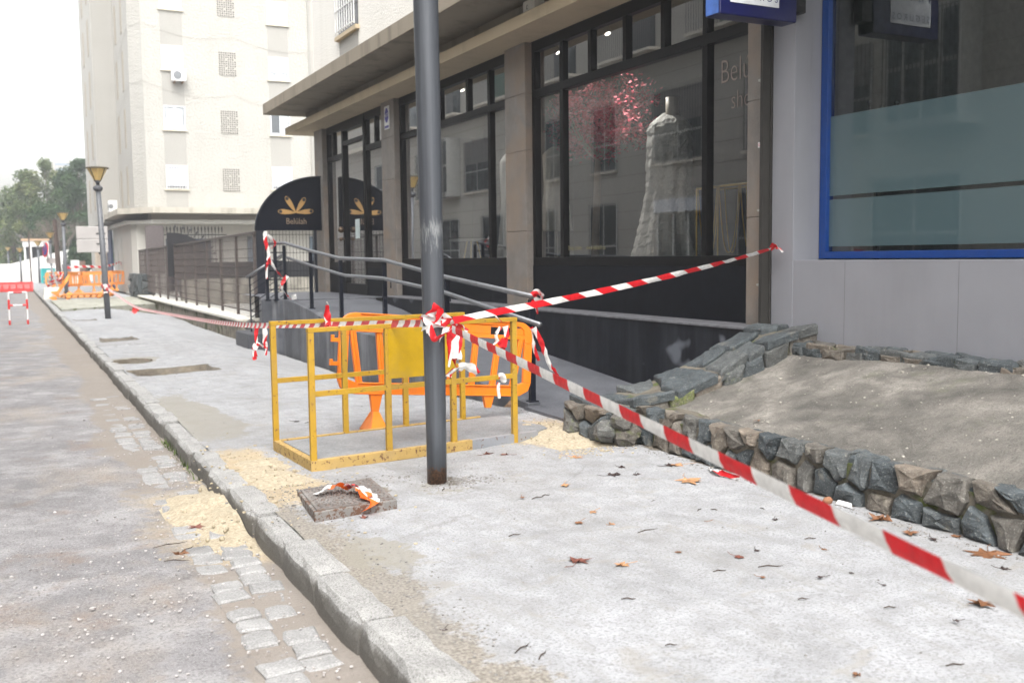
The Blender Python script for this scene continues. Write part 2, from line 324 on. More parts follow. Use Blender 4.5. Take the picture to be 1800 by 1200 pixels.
# ------------------------------------------------------------ mesh tools
ORG = {}
def smooth(t): t = max(0., min(1., t)); return t*t*(3-2*t)
class MB:
    def __init__(s): s.v = []; s.f = []; s.mi = []; s.uv = {}; s.at = {}; s.cur = 0; s.atv = {}
    def vert(s, p, **k):
        s.v.append(V(p))
        for a, x in s.atv.items(): s.at.setdefault(a, {})[len(s.v)-1] = x
        for a, x in k.items(): s.at.setdefault(a, {})[len(s.v)-1] = x
        return len(s.v)-1
    def face(s, ids, uv=None):
        s.f.append(tuple(ids)); s.mi.append(s.cur)
        if uv: s.uv[len(s.f)-1] = uv
    def poly(s, pts): s.face([s.vert(p) for p in pts])
    def box(s, a, b):
        x0, y0, z0 = (min(a[i], b[i]) for i in range(3)); x1, y1, z1 = (max(a[i], b[i]) for i in range(3))
        s.hexa([(x0, y0, z0), (x1, y0, z0), (x1, y1, z0), (x0, y1, z0), (x0, y0, z1), (x1, y0, z1), (x1, y1, z1), (x0, y1, z1)])
    def hexa(s, c):
        i = [s.vert(p) for p in c]
        for q in ((0, 3, 2, 1), (4, 5, 6, 7), (0, 1, 5, 4), (1, 2, 6, 5), (2, 3, 7, 6), (3, 0, 4, 7)): s.face([i[k] for k in q])
    def bar(s, a, b, w, h=None, up=(0, 0, 1)):
        a, b = V(a), V(b); h = h or w; d = (b-a).normalized(); u = V(up)
        if abs(d.dot(u)) > .95: u = V((0, 1, 0))
        r = d.cross(u).normalized()*w/2; t = r.cross(d).normalized()*h/2
        s.hexa([a-r-t, a+r-t, b+r-t, b-r-t, a-r+t, a+r+t, b+r+t, b-r+t])
    def tube(s, pts, r, n=12, cap=True):
        pts = [V(p) for p in pts]; R = r if isinstance(r, (list, tuple)) else [r]*len(pts)
        d0 = (pts[1]-pts[0]).normalized(); u = V((0, 0, 1)) if abs(d0.z) < .9 else V((1, 0, 0))
        u = (u-d0*u.dot(d0)).normalized(); rings = []
        for i, p in enumerate(pts):
            d = ((pts[min(i+1, len(pts)-1)]-pts[max(i-1, 0)])).normalized()
            u = (u-d*u.dot(d)).normalized(); w = d.cross(u)
            rings.append([s.vert(p+(u*cos(2*pi*k/n)+w*sin(2*pi*k/n))*R[i]) for k in range(n)])
        for a, b in zip(rings, rings[1:]):
            for k in range(n): s.face((a[k], a[(k+1) % n], b[(k+1) % n], b[k]))
        if cap: s.face(rings[0][::-1]); s.face(rings[-1])
    def prism(s, pts, off):
        off = V(off); n = len(pts); a = [s.vert(p) for p in pts]; b = [s.vert(V(p)+off) for p in pts]
        s.face(a[::-1]); s.face(b)
        for k in range(n): s.face((a[k], a[(k+1) % n], b[(k+1) % n], b[k]))
    def ball(s, c, r, nu=8, nv=6, jit=0.0, sq=(1, 1, 1)):
        c = V(c); rings = []
        for j in range(1, nv):
            th = pi*j/nv
            rings.append([s.vert(c+V((sin(th)*cos(2*pi*i/nu)*sq[0], sin(th)*sin(2*pi*i/nu)*sq[1], cos(th)*sq[2]))*r*(1+rng.uniform(-jit, jit))) for i in range(nu)])
        t = s.vert(c+V((0, 0, r*sq[2]))); bt = s.vert(c-V((0, 0, r*sq[2])))
        for i in range(nu): s.face((t, rings[0][i], rings[0][(i+1) % nu])); s.face((bt, rings[-1][(i+1) % nu], rings[-1][i]))
        for a, b in zip(rings, rings[1:]):
            for i in range(nu): s.face((a[i], b[i], b[(i+1) % nu], a[(i+1) % nu]))
    def build(s, name, mats, parent=None, bevel=0, shade=False, origin=None, kind=None):
        if not isinstance(mats, (list, tuple)): mats = [mats]
        if parent is None:
            if origin is None:
                if kind == 'structure' : origin = V((0, 0, 0))
                else:
                    xs = [p.x for p in s.v]; ys = [p.y for p in s.v]; zs = [p.z for p in s.v]
                    origin = V(((min(xs)+max(xs))/2, (min(ys)+max(ys))/2, min(zs)))
            o0 = V(origin)
        else: o0 = ORG[parent.name]
        me = bpy.data.meshes.new(name); me.from_pydata([tuple(p-o0) for p in s.v], [], s.f)
        for mt in mats: me.materials.append(mt)
        me.polygons.foreach_set('material_index', s.mi)
        if s.uv:
            ul = me.uv_layers.new(name='UVMap')
            for fi, uvs in s.uv.items():
                for li, c in zip(me.polygons[fi].loop_indices, uvs): ul.data[li].uv = c
        for a, d in s.at.items():
            A = me.attributes.new(a, 'FLOAT', 'POINT')
            for i, x in d.items(): A.data[i].value = x
        if shade: me.polygons.foreach_set('use_smooth', [True]*len(me.polygons))
        me.update(); o = bpy.data.objects.new(name, me); COL.objects.link(o)
        if parent is None: o.location = o0
        else: o.parent = parent
        ORG[o.name] = o0
        if kind: o['kind'] = kind
        if bevel:
            bv = o.modifiers.new('bevel', 'BEVEL'); bv.width = bevel; bv.segments = 2; bv.limit_method = 'ANGLE'; bv.angle_limit = radians(40)
        return o
def tag(o, label=None, cat=None, group=None):
    if label: o['label'] = label
    if cat: o['category'] = cat
    if group: o['group'] = group
    return o
def thing(name, loc, label, cat, group=None):
    o = bpy.data.objects.new(name, None); COL.objects.link(o); o.location = loc; ORG[o.name] = V(loc)
    o.empty_display_size = .1
    return tag(o, label, cat, group)
def dup(root, loc=None, rotz=0, label=None, group=None, rot=None, scale=None):
    def cp(o, par):
        c = o.copy(); COL.objects.link(c); c.parent = par
        for ch in [x for x in bpy.data.objects if x.parent == o]: cp(ch, c)
        return c
    r = cp(root, None)
    if loc is not None: r.location = loc
    r.rotation_euler = rot if rot else (0, 0, rotz)
    if scale: r.scale = scale
    if label: r['label'] = label
    if group: r['group'] = group
    return r
def bx(name, a, b, mt, parent=None, bevel=0, kind=None):
    M = MB(); M.box(a, b); return M.build(name, mt, parent, bevel=bevel, kind=kind)
def text_pts(s, size, thin=0.0):
    c = bpy.data.curves.new('t', 'FONT'); c.offset = thin; c.body = s; c.size = size; c.resolution_u = 3
    o = bpy.data.objects.new('t', c); COL.objects.link(o)
    bpy.context.view_layer.update()
    me = o.evaluated_get(bpy.context.evaluated_depsgraph_get()).to_mesh()
    vs = [v.co.copy() for v in me.vertices]; fs = [tuple(p.vertices) for p in me.polygons]
    bpy.data.objects.remove(o); bpy.data.curves.remove(c); return vs, fs
def text_into(M, s, size, O, u, v, center=False, sx=1.0, thin=0.0):
    vs, fs = text_pts(s, size, thin); O, u, v = V(O), V(u), V(v)
    wd = max(p.x for p in vs) if vs else 0
    b = len(M.v)
    for p in vs: M.vert(O+u*((p.x-(wd/2 if center else 0))*sx)+v*p.y)
    for f in fs: M.face([b+i for i in f])
def nz(x, y, z=0, s=1.0): return mnoise.fractal(V((x*s, y*s, z*s)), 1.0, 2.0, 4)
def interp(pts, x):
    if x <= pts[0][0]: return pts[0][1]
    for (a, b), (c, d) in zip(pts, pts[1:]):
        if x <= c: return b+(d-b)*(x-a)/(c-a)
    return pts[-1][1]
def grid(name, xs, ys, zf, mt, attrs=None, kind='structure', M=None, parent=None, shade=True):
    M = M or MB(); ids = []
    for y in ys:
        row = []
        for x in xs:
            k = attrs(x, y) if attrs else {}
            row.append(M.vert((x, y, zf(x, y)), **k))
        ids.append(row)
    for a, b in zip(ids, ids[1:]):
        for i in range(len(xs)-1): M.face((a[i], a[i+1], b[i+1], b[i]))
    return M.build(name, mt, parent, shade=shade, kind=kind)
def fr(a, b, st):
    n = max(1, int(round((b-a)/st))); return [a+(b-a)*i/n for i in range(n+1)]

# ------------------------------------------------------------ ground, road, kerb, pavement
gm = plain('far_ground', (.30, .29, .27), .95, var=.2, scale=.4, bmp=0)
M = MB(); M.poly([(-900, -900, -.42), (900, -900, -.42), (900, 900, -.42), (-900, 900, -.42)]); M.build('ground', gm, kind='structure')

def gz(x, y):
    z = -.22*smooth((x-2.8)/1.6)*smooth((y-9)/4)*(1-smooth((y-36)/8))
    return z
PITS = [(((1.52, 13.82), (2.5, 14.02), (2.46, 14.78), (1.44, 14.52)), .15, 'pit'),
        (((1.55, 20.1), (2.15, 20.3), (2.1, 21.2), (1.6, 21.2)), .06, 'pit'),
        (((1.55, 27.7), (1.95, 27.7), (1.95, 28.4), (1.5, 28.4)), .05, 'pit')]
def inpoly(p, x, y, grow=0.0):
    d = 1e9
    for (a, b), (c, e) in zip(p, p[1:]+p[:1]):
        L_ = sqrt((c-a)**2+(e-b)**2); d = min(d, ((c-a)*(y-b)-(e-b)*(x-a))/L_)
    return d+grow
def sw_attr(x, y):
    n = nz(x, y, 3, 1.3)*.25; n2 = nz(x, y, 9, 4)*.12
    edge = 1.50+.22*max(0, min(1, (4.6-y)/2.0))+n*.8+.12*nz(x, y, 0, .5)
    dirt = smooth((edge-x)/.5+.5)*(1 if y < 5.6 else .7*smooth((9-y)/3.4)+.25)
    damp = .9*smooth((1.9+n-x)/.2)*smooth((y-8)/1)*smooth((12.2-y)/1.2)
    damp = max(damp, .9*smooth((.55-abs(y-16.05)+n)/.15)*smooth((2.0-x+n)/.1), .5*smooth((.35+n2-sqrt((x-2.5)**2+(y-6.0)**2))/.2), .8*smooth((.22+n2-sqrt((x-1.62)**2+((y-4.75)*.5)**2))/.1))
    sand = .95*smooth((1.95+n-x)/.35)*smooth((y-5.7)/.5)*smooth((8.3-y)/.6)
    sand = max(sand, .85*smooth((.8+n-sqrt((x-4.05)**2+((y-7.4)*.8)**2))/.5))
    soil = 0
    for p, d, k in PITS: soil = max(soil, smooth((inpoly(p, x, y, .085))/.04))
    soil = max(soil, .95*smooth((x-4.34+.12*nz(x, y, 5, 2.2))/.12)*smooth((y-8.6)/.4)*smooth((30-y)/6), .8*smooth((x-4.32-.1*smooth((6-y)/3)+.1*nz(x, y, 5, 4))/.1)*smooth((6.9-y)/.3))
    soil = max(soil, .75*smooth((.30+n2-sqrt(((x-1.9)*.8)**2+(y-6.1)**2))/.2), .6*smooth((.22+n2-sqrt((x-2.6)**2+(y-6.05)**2))/.12), .7*smooth((.28-abs(y-19.2+.3*n)+n2)/.2)*.6)
    return dict(dirt=dirt, damp=damp, sand=sand, soil=soil)
def sw_z(x, y):
    z = gz(x, y)+.010*nz(x, y, 1, 1.6)+.005*nz(x, y, 4, 6)
    for p, d, k in PITS: z -= d*smooth((inpoly(p, x, y, .03))/.06)*(1+.25*nz(x, y, 6, 5))
    z -= .03*smooth((.36-sqrt((x-1.6)**2+((y-16.05)*.75)**2))/.1)
    z -= .10*smooth((x-4.36)/.1)*smooth((y-8.8)/.4)*smooth((31-y)/6)
    z += .012*smooth((.5-sqrt(((x-1.9)*.8)**2+(y-6.1)**2))/.3)*(1+2*nz(x, y, 2, 9))
    return z
grid('pavement', fr(1.355, 4.72, .052), fr(-1, 6, .06)+fr(6, 13.4, .06)[1:]+fr(13.4, 15, .035)[1:]+fr(15, 17, .06)[1:]+fr(17, 34, .12)[1:], sw_z, M_cement, sw_attr)
grid('pavement', fr(1.40, 4.72, .3), fr(42, 64, .8), lambda x, y: .004*nz(x, y), M_cement, sw_attr)
M = MB(); M.hexa([(1.40, 33.2, -.4), (4.75, 36.2, -.4), (5.3, 44, -.4), (1.4, 42, -.4), (1.40, 33.2, .07), (4.75, 36.2, .05), (5.3, 44, .06), (1.4, 42, .06)])
M.build('driveway', plain('grey_green_concrete', (.30, .295, .25), .9, var=.3, scale=2, bmp=.4, speck=((.12, .13, .06), 5, .6)), kind='structure')
def road_attr(x, y):
    n = nz(x, y, 3, 1.1)*.35
    sand = .72*smooth((x-.52+n*.6)/.5)*smooth((y-5.0+n)/.6)*smooth((8.0-y)/1.2)
    soil = .75*smooth((x-.55+n*.5)/.3)
    return dict(sand=sand, soil=soil*(1-sand))
def road_z(x, y):
    z = -.13+.012*nz(x, y, 1, .9)+.004*nz(x, y, 4, 5)-.012*smooth((x-.6)/.3)
    return z
grid('road', fr(-3.8, 1.26, .09), fr(-1, 12, .09)+fr(12, 30, .35)[1:]+fr(30, 150, 3)[1:], road_z, M_road, road_attr)
M = MB(); M.poly([(1.2, 64, -.02), (14, 64, -.02), (14, 130, -.02), (1.2, 130, -.02)]); M.build('path', M_cement, kind='structure')
bx('opposite_pavement', (-5, -2, -.3), (-3.8, 90, -.01), M_cement, kind='structure')

# kerb of worn granite stones
M = MB(); y = 1.0; k = 0
while y < 62:
    ln = rng.uniform(.62, .82) if y < 20 else 2.4
    w = .185+rng.uniform(-.02, .025); dz = rng.uniform(-.012, .012); dx = rng.uniform(-.012, .012); g = .008
    x0, x1 = 1.215+dx, 1.215+dx+w; z1 = .005+dz
    nseg = 6 if y < 12 else 2
    ring = []
    for i in range(nseg+1):
        t = i/nseg; yy = y+g+(ln-2*g)*t; e = .018 if i in (0, nseg) else .0
        j = lambda s=.006: rng.uniform(-s, s)
        prof = [(x0-.012+j()+e*.4, -.3), (x0-.006+j()+e*.5, -.08), (x0+.002+j()+e, z1-.028+j()), (x0+.03+j(.009), z1-e*.5+j(.003)), (x1-.03+j(.015), z1-e*.5+j(.003)), (x1+j(.008), z1-.012), (x1+.01, -.3)]
        ring.append([M.vert((px, yy, pz)) for px, pz in prof])
    for a, b in zip(ring, ring[1:]):
        for q in range(len(a)-1): M.face((a[q], a[q+1], b[q+1], b[q]))
    M.face(ring[0][::-1]); M.face(ring[-1]); y += ln
M.build('kerb', M_kerb, kind='structure')
# two rows of setts in the gutter
M = MB()
for row in range(2):
    y = 1.5+row*.09
    while y < 13:
        ln = rng.uniform(.12, .20); w = rng.uniform(.14, .168)
        xc = 1.07-row*.172+rng.uniform(-.012, .012)-.0*y; z = -.133+rng.uniform(-.012, .007)-(.02 if rng.random() < .25 else 0)-.008*smooth((y-6)/3)
        if row == 1 and rng.random() < .06: y += ln; continue
        c = [(-1, -1), (0, -1.04), (1, -1), (1.05, 0), (1, 1), (0, 1.04), (-1, 1), (-1.04, 0)]
        jit = [(1+rng.uniform(-.12, .08)) for _ in c]; a = rng.uniform(-.12, .12)
        def q(s, zz): return [M.vert((xc+(cx*cos(a)-cy*sin(a))*w/2*j*s, y+ln/2+(cx*sin(a)+cy*cos(a))*(ln/2-.003)*j*s, zz+rng.uniform(-.003, .003))) for (cx, cy), j in zip(c, jit)]
        r0, r1, r2 = q(1, z-.08), q(1, z-.006), q(.82, z+.004)
        for ra, rb in ((r0, r1), (r1, r2)):
            for i in range(8): M.face((ra[i], ra[(i+1) % 8], rb[(i+1) % 8], rb[i]))
        M.face(r2); y += ln+.012
M.build('gutter', M_sett, kind='structure')
# water standing in a hollow
pm, n, b = nm('puddle_water'); b.inputs['Base Color'].default_value = (.16, .13, .09, 1); b.inputs['Roughness'].default_value = .03
M = MB(); pts = []
for i in range(28):
    a = 2*pi*i/28; r = 1+.25*mnoise.noise(V((cos(a)*1.4, sin(a)*1.4, 3)))
    pts.append((1.62+.31*r*cos(a)+.05*sin(a), 16.05+.42*r*sin(a), -.008))
M.poly(pts); M.build('puddle', pm, kind='structure')

# ------------------------------------------------------------ sand heaps
M_sand, n, b = nm('yellow_sand'); p_ = tc(n)
c_ = ramp(n, noi(n, 45, 5, .7, p_), [(.3, (.26, .21, .145)), (.5, (.39, .335, .24)), (.7, (.49, .43, .325))])
L(n, c_, b.inputs['Base Color']); b.inputs['Roughness'].default_value = .95
b1 = bump(n, b, noi(n, 22, 5, .7, p_), .8, .02); bump(n, b, noi(n, 90, 3, .6, p_), .7, .008, b1)
def heap(cx, cy, rx, ry, h, base, label, rot=0, lumps=60, cat='sand heap', xmax=99, xmin=-99):
    M = MB(); N = 54; ids = {}
    for i in range(N+1):
        for j in range(N+1):
            u, v = -1.1+2.2*i/N, -1.1+2.2*j/N
            x = cx+u*rx*cos(rot)-v*ry*sin(rot); y = cy+u*rx*sin(rot)+v*ry*cos(rot)
            r = sqrt(u*u+v*v)+.28*nz(x, y, cx, 2.2)
            z = base(x, y)+h*(1-smooth(r))*(1+.5*nz(x, y, 7, 4))+.012*nz(x, y, 7, 14)*(1-smooth(r))-.012+.0
            if r > 1.05: z -= .05
            ids[i, j] = M.vert((x, y, z))
    for i in range(N):
        for j in range(N):
            if max(M.v[ids[q]].x for q in ((i, j), (i+1, j), (i+1, j+1), (i, j+1))) < xmax and min(M.v[ids[q]].x for q in ((i, j), (i+1, j), (i+1, j+1), (i, j+1))) > xmin: M.face((ids[i, j], ids[i+1, j], ids[i+1, j+1], ids[i, j+1]))
    for _ in range(lumps):
        a = rng.uniform(0, 2*pi); r = sqrt(rng.random())*1.05
        x = cx+r*cos(a)*rx*cos(rot)-r*sin(a)*ry*sin(rot); y = cy+r*cos(a)*rx*sin(rot)+r*sin(a)*ry*cos(rot)
        if x > xmax or x < xmin: continue
        s = rng.uniform(.004, .013)*(1.5 if rng.random() < .12 else 1)
        M.ball((x, y, base(x, y)+h*(1-smooth(r))*.9+s*.3-.006), s, 6, 4, .25)
    return tag(M.build('sand_heap', M_sand, shade=True), label, cat)
heap(1.58, 6.95, .34, .95, .035, gz, 'thin spread of yellow sand on the pavement behind the granite kerb', lumps=40, xmin=1.29)
def rb(x, y): return -.13
heap(1.19, 6.5, .34, 1.0, .085, rb, 'yellow sand spilled over the kerb face down onto the road', lumps=30, xmax=1.214)
heap(3.95, 7.35, .62, .95, .075, lambda x, y: 0, 'yellow sand heap with lumps at the foot of the slate ramp', rot=.25, lumps=260)

# ------------------------------------------------------------ rubble stone work
def clip(poly, px, py, nx, ny):
    o = []
    for (a, b), (c, d) in zip(poly, poly[1:]+poly[:1]):
        s1 = (a-px)*nx+(b-py)*ny; s2 = (c-px)*nx+(d-py)*ny
        if s1 <= 0: o.append((a, b))
        if s1*s2 < 0:
            t = s1/(s1-s2); o.append((a+(c-a)*t, b+(d-b)*t))
    return o
def stones(M, mp, w, h, cols, rows, t, gap=.018, jit=.36, moss=0.0, tl=(0, 1), dome=.25, noise=.012):
    seeds = []
    for r in range(rows):
        for c in range(cols):
            seeds.append((w*(c+.5+(.5 if r % 2 else 0)*.7+rng.uniform(-jit, jit))/cols, h*(r+.5+rng.uniform(-jit, jit)*.8)/rows))
    seeds = [s for s in seeds if s[0] < w*1.02]
    for i, s0 in enumerate(seeds):
        P_ = [(0, 0), (w, 0), (w, h), (0, h)]
        for j, s1 in enumerate(seeds):
            if j == i: continue
            dx, dy = s1[0]-s0[0], s1[1]-s0[1]
            if dx*dx+dy*dy > (3.2*max(w/cols, h/rows))**2: continue
            P_ = clip(P_, (s0[0]+s1[0])/2, (s0[1]+s1[1])/2, dx, dy)
            if len(P_) < 3: break
        if len(P_) < 3: continue
        Q = []
        for a, b in zip(P_, P_[1:]+P_[:1]):
            ln = sqrt((a[0]-b[0])**2+(a[1]-b[1])**2); k = max(1, int(ln/.06))
            for q in range(k):
                f = q/k; Q.append((a[0]+(b[0]-a[0])*f, a[1]+(b[1]-a[1])*f))
        cx = sum(p[0] for p in Q)/len(Q); cy = sum(p[1] for p in Q)/len(Q)
        th = t*rng.uniform(.55, 1.35); tx, ty = rng.uniform(-.2, .2), rng.uniform(-.2, .2)
        tint = rng.uniform(*tl); ms = moss*rng.uniform(0, 1)
        rot = rng.uniform(0, 50)
        def ring(shr, d, nn):
            o = []
            for (x, y) in Q:
                dx, dy = x-cx, y-cy; r = sqrt(dx*dx+dy*dy)+1e-6
                k = max(.15, (r-shr-gap*rng.uniform(.38, .62))/r)
                X, Y = cx+dx*k, cy+dy*k
                o.append(M.vert(mp(X, Y, d+tx*(X-cx)+ty*(Y-cy)+nn*mnoise.noise(V((X*14+rot, Y*14, d*9)))), tint=tint, moss=ms))
            return o
        r0 = ring(0, -.05, 0); r1 = ring(.0, th*.45, noise*.5); r2 = ring(.012, th*.85, noise); r3 = ring(.034, th, noise*1.2)
        for a, b in ((r0, r1), (r1, r2), (r2, r3)):
            n_ = len(a)
            for q in range(n_): M.face((a[q], a[(q+1) % n_], b[(q+1) % n_], b[q]))
        c = M.vert(mp(cx, cy, th*(1+dome*rng.uniform(-.4, 1))), tint=tint, moss=ms)
        for q in range(len(r3)): M.face((r3[q], r3[(q+1) % len(r3)], c))
# low front wall of the bank (runs along the pavement, Y 6.75 -> 0.5)
wz = lambda y: .315+.02*nz(0, y, 2, 1.5)
root = thing('rubble_stone_wall', (4.5, 4, 0), 'low rough wall of blue grey and brown rubble stones edging the sloping concrete bank', 'stone wall')
M = MB(); M.hexa([(4.47, .5, -.1), (4.85, .5, -.1), (4.85, 6.8, -.1), (4.47, 6.8, -.1), (4.47, .5, .25), (4.85, .5, .27), (4.85, 6.8, .25), (4.47, 6.8, .23)]); M.build('mortar_core', M_mortar, root)
M = MB(); ytop = 6.8
def mp_front(a, b, d): yy = ytop-a; return (4.455-.02*smooth((5-yy)/4)+b*.12-d, yy, b-.01)
stones(M, mp_front, 6.2, .32, 31, 2, .05, tl=(0, 1), moss=.30, gap=.034, noise=.024, jit=.50, dome=.1)
def mp_top(a, b, d): yy = ytop-a; return (4.47+b, yy, .245+d*.55+.025*nz(0, yy, 2, 1.5))
stones(M, mp_top, 6.2, .19, 27, 1, .055, tl=(0, .75), moss=.45, gap=.025, noise=.02, jit=.42, dome=.05)
M.build('stones', M_stone, root)
# stepped wall of slate slabs climbing from the pavement to the shop front
PR = [(4.2, .30), (4.55, .33), (4.95, .40), (5.35, .54), (5.8, .70), (6.15, .83), (6.6, .86)]
Y0, Y1 = 6.66, 7.26
root = thing('sloping_stone_wall', (5.3, 6.95, 0), 'mossy stone wall of slate slabs sloping down from the shop front beside the ramp', 'stone wall')
M = MB()
for (a, za), (b, zb) in zip(PR, PR[1:]):
    M.hexa([(a, Y0+.04, -.2), (b, Y0+.04, -.2), (b, Y1-.03, -.2), (a, Y1-.03, -.2), (a, Y0+.04, za-.03), (b, Y0+.04, zb-.03), (b, Y1-.03, zb-.03), (a, Y1-.03, za-.03)])
M.build('mortar_core', M_mortar, root)
M = MB()
stones(M, lambda a, b, d: (4.18+a, Y0-.02+b, interp(PR, 4.18+a)-.03+d), 2.4, .62, 7, 2, .035, tl=(.05, .6), moss=.35, gap=.04, dome=.05, noise=.012)
stones(M, lambda a, b, d: (4.2+a, Y0+.03-d*.7, b*(interp(PR, 4.2+a)-.04)/.4), 2.4, .4, 9, 2, .06, tl=(.2, .9), moss=.6, gap=.02)
stones(M, lambda a, b, d: (4.2-d, Y0+a, b), .6, .29, 3, 2, .06, tl=(.4, 1), moss=.4, gap=.02)
M.build('stones', M_stone, root)
M = MB()
for (x, y, s, z) in ((4.16, 6.62, .10, .12), (4.3, 6.55, .12, .1), (4.24, 6.5, .09, .22), (4.15, 7.1, .09, .08)):
    M.atv = dict(tint=rng.uniform(.4, 1), moss=.4); M.ball((x, y, z), s, 9, 7, .16, (1, 1, .9))
M.atv = {}; M.build('end_stones', M_stone, root)
# bank
def bank_z(x, y):
    t = (x-4.6)/(6.2-4.6); return .25+.44*(t**.9)-.07*smooth((y-5.4)/1.1)*(1-t*.4)+.02*nz(x, y, 1, 1.2)+.008*nz(x, y, 1, 7)-.02
grid('concrete_bank', fr(4.6, 6.3, .05), fr(.4, 6.72, .06), bank_z, M_bank, kind=None)
o = bpy.data.objects['concrete_bank']; tag(o, 'weathered sloping concrete bank between the rubble wall and the grey shop wall', 'bank')
# cap course under the grey wall
root = thing('slate_cap_course', (6.3, 4, .6), 'thin course of slate slabs along the foot of the grey painted wall', 'stone course')
bx('mortar_core', (6.14, .4, .5), (6.42, 6.7, .70), M_mortar, root)
M = MB()
stones(M, lambda a, b, d: (6.12+b, 6.7-a, .695+d), 6.3, .3, 26, 2, .03, tl=(.1, 1), gap=.02, dome=.1)
stones(M, lambda a, b, d: (6.15-d, 6.7-a, .60+b), 6.3, .1, 30, 1, .035, tl=(.1, 1), gap=.015)
M.build('stones', M_stone, root)
# ------------------------------------------------------------ shop building
FX = 6.45; GX = 6.55; YE = 22.68
shop = thing('shop_building', (8, 15, .7), 'dark framed boutique with stone pillars under a long concrete canopy', 'shop building')
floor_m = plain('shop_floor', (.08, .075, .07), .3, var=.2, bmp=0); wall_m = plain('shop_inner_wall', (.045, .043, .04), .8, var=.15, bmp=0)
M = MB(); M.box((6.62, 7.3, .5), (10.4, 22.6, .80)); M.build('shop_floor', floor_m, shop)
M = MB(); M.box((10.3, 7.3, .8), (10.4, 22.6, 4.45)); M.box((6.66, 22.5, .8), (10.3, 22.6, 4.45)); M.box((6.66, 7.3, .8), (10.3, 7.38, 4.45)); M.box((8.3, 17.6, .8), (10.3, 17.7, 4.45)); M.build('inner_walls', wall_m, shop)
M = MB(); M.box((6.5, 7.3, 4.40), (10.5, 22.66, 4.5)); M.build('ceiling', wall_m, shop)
def pillar(y0, y1):
    M = MB(); z0 = .74 if y0 > 17 else .79
    zs = [z0, 1.85, 2.95, 3.72, 4.40]
    for a, b in zip(zs, zs[1:]): M.box((6.40, y0, a+.003), (6.66, y1, b-.003))
    M.box((6.41, y0+.01, z0), (6.65, y1-.01, 4.39))
    return M.build('pillar', M_pillar, shop, bevel=.006)
for y0, y1 in ((22.02, 22.66), (17.38, 18.08), (12.22, 12.84), (7.40, 7.63)): pillar(y0, y1)
# plinths
for a_, b_ in (((6.50, 12.84, .79), (6.64, 17.38, 1.38)), ((6.50, 7.63, .79), (6.64, 12.22, 1.38)), ((6.5, 18.08, .74), (6.64, 19.38, 1.32)), ((6.5, 20.9, .74), (6.64, 22.02, 1.32))): bx('plinth', a_, b_, M_black, shop)
fz = M_frame
def window(y0, y1, mulls, tmulls, zt=3.72, zb=1.38, name='window', lab=None):
    M = MB(); x0, x1 = 6.505, 6.60; w = .085
    M.box((x0, y0, zb), (x1, y1, zb+.11)); M.box((x0, y0, 4.26), (x1, y1, 4.398)); M.box((x0, y0, zt-.075), (x1, y1, zt+.035))
    M.box((x0, y0, zb+.11), (x1, y0+w, 4.26)); M.box((x0, y1-w, zb+.11), (x1, y1, 4.26))
    for y in mulls: M.box((x0+.003, y-.045, zb+.11), (x1-.003, y+.045, zt-.075))
    for y in tmulls: M.box((x0+.003, y-.04, zt+.035), (x1-.003, y+.04, 4.26))
    fo = M.build(name, fz, shop, bevel=.004)
    if lab: fo['label'] = lab
    M = MB(); M.poly([(6.553, y0+.02, 4.3), (6.553, y1-.02, 4.3), (6.553, y1-.02, zb+.05), (6.553, y0+.02, zb+.05)]); M.build('pane', M_glass, fo)
    return fo
W3 = window(7.63, 12.22, (8.43, 11.42), (8.43, 9.17, 9.93, 10.71, 11.42), lab='largest display window, next to the grey wall')
W2 = window(12.84, 17.38, (13.6,), (13.6, 14.38, 15.5, 16.4))
W1 = window(18.08, 19.38, (), (18.75,), zb=1.32, lab='side light right of the door')
W0 = window(20.85, 22.02, (), (21.55,), zb=1.32, lab='side light left of the door')
# door
M = MB(); x0, x1 = 6.49, 6.60
M.box((x0, 19.36, .745), (x1, 19.46, 4.26)); M.box((x0, 20.78, .745), (x1, 20.87, 4.26)); M.box((x0, 19.36, 4.2), (x1, 20.87, 4.398)); M.box((x0+.003, 19.46, .745), (x1-.003, 20.78, .98)); M.box((x0+.002, 19.46, 3.9), (x1-.002, 20.78, 3.98)); 
dr = M.build('door', fz, shop, bevel=.004)
M = MB(); M.poly([(6.552, 19.4, 4.25), (6.552, 20.82, 4.25), (6.552, 20.82, .9), (6.552, 19.4, .9)]); M.build('pane', M_glass, dr)
bron = plain('bronze', (.14, .10, .07), .3, metal=.8, bmp=0)
for z_, r_ in ((2.12, .07), (1.92, .045)):
    M = MB(); M.ball((6.42, 20.82, z_), r_, 12, 8); M.tube([(6.42, 20.82, z_), (6.5, 20.82, z_)], .02); M.build('door_knob', bron, dr, shade=True)
M = MB(); M.box((6.546, 19.95, 1.92), (6.549, 20.22, 2.32)); M.build('notice', plain('pale_paper', (.55, .63, .62), .6, bmp=0), dr)
# beam, soffit, canopy
M = MB(); M.hexa([(5.95, 7.2, 4.402), (6.7, 7.2, 4.402), (6.7, 23.5, 4.402), (5.95, 23.5, 4.402), (5.95, 7.2, 4.56), (6.7, 7.2, 4.56), (6.7, 23.5, 4.56), (5.95, 23.5, 4.56)])
M.build('beam', M_beam, shop, bevel=.008)
bx('recess_wall', (6.3, 7.2, 4.56), (6.7, 22.9, 4.84), M_concB, shop)
M = MB(); M.box((5.45, -2, 4.84), (6.75, 23.5, 5.085)); M.build('canopy', M_concB, shop, bevel=.01)
bx('upper_wall', (FX, 6.9, 5.085), (11, YE, 11.3), M_white, shop)
bx('rear_body', (10.5, 7.3, 0), (16, YE, 11.3), M_white, shop)
bx('end_wall', (6.68, 22.60, -.3), (10.5, 22.67, 5.08), M_white, shop)
p0, p1 = ax(597, 64, 6.45), ax(630, 44, 6.45)
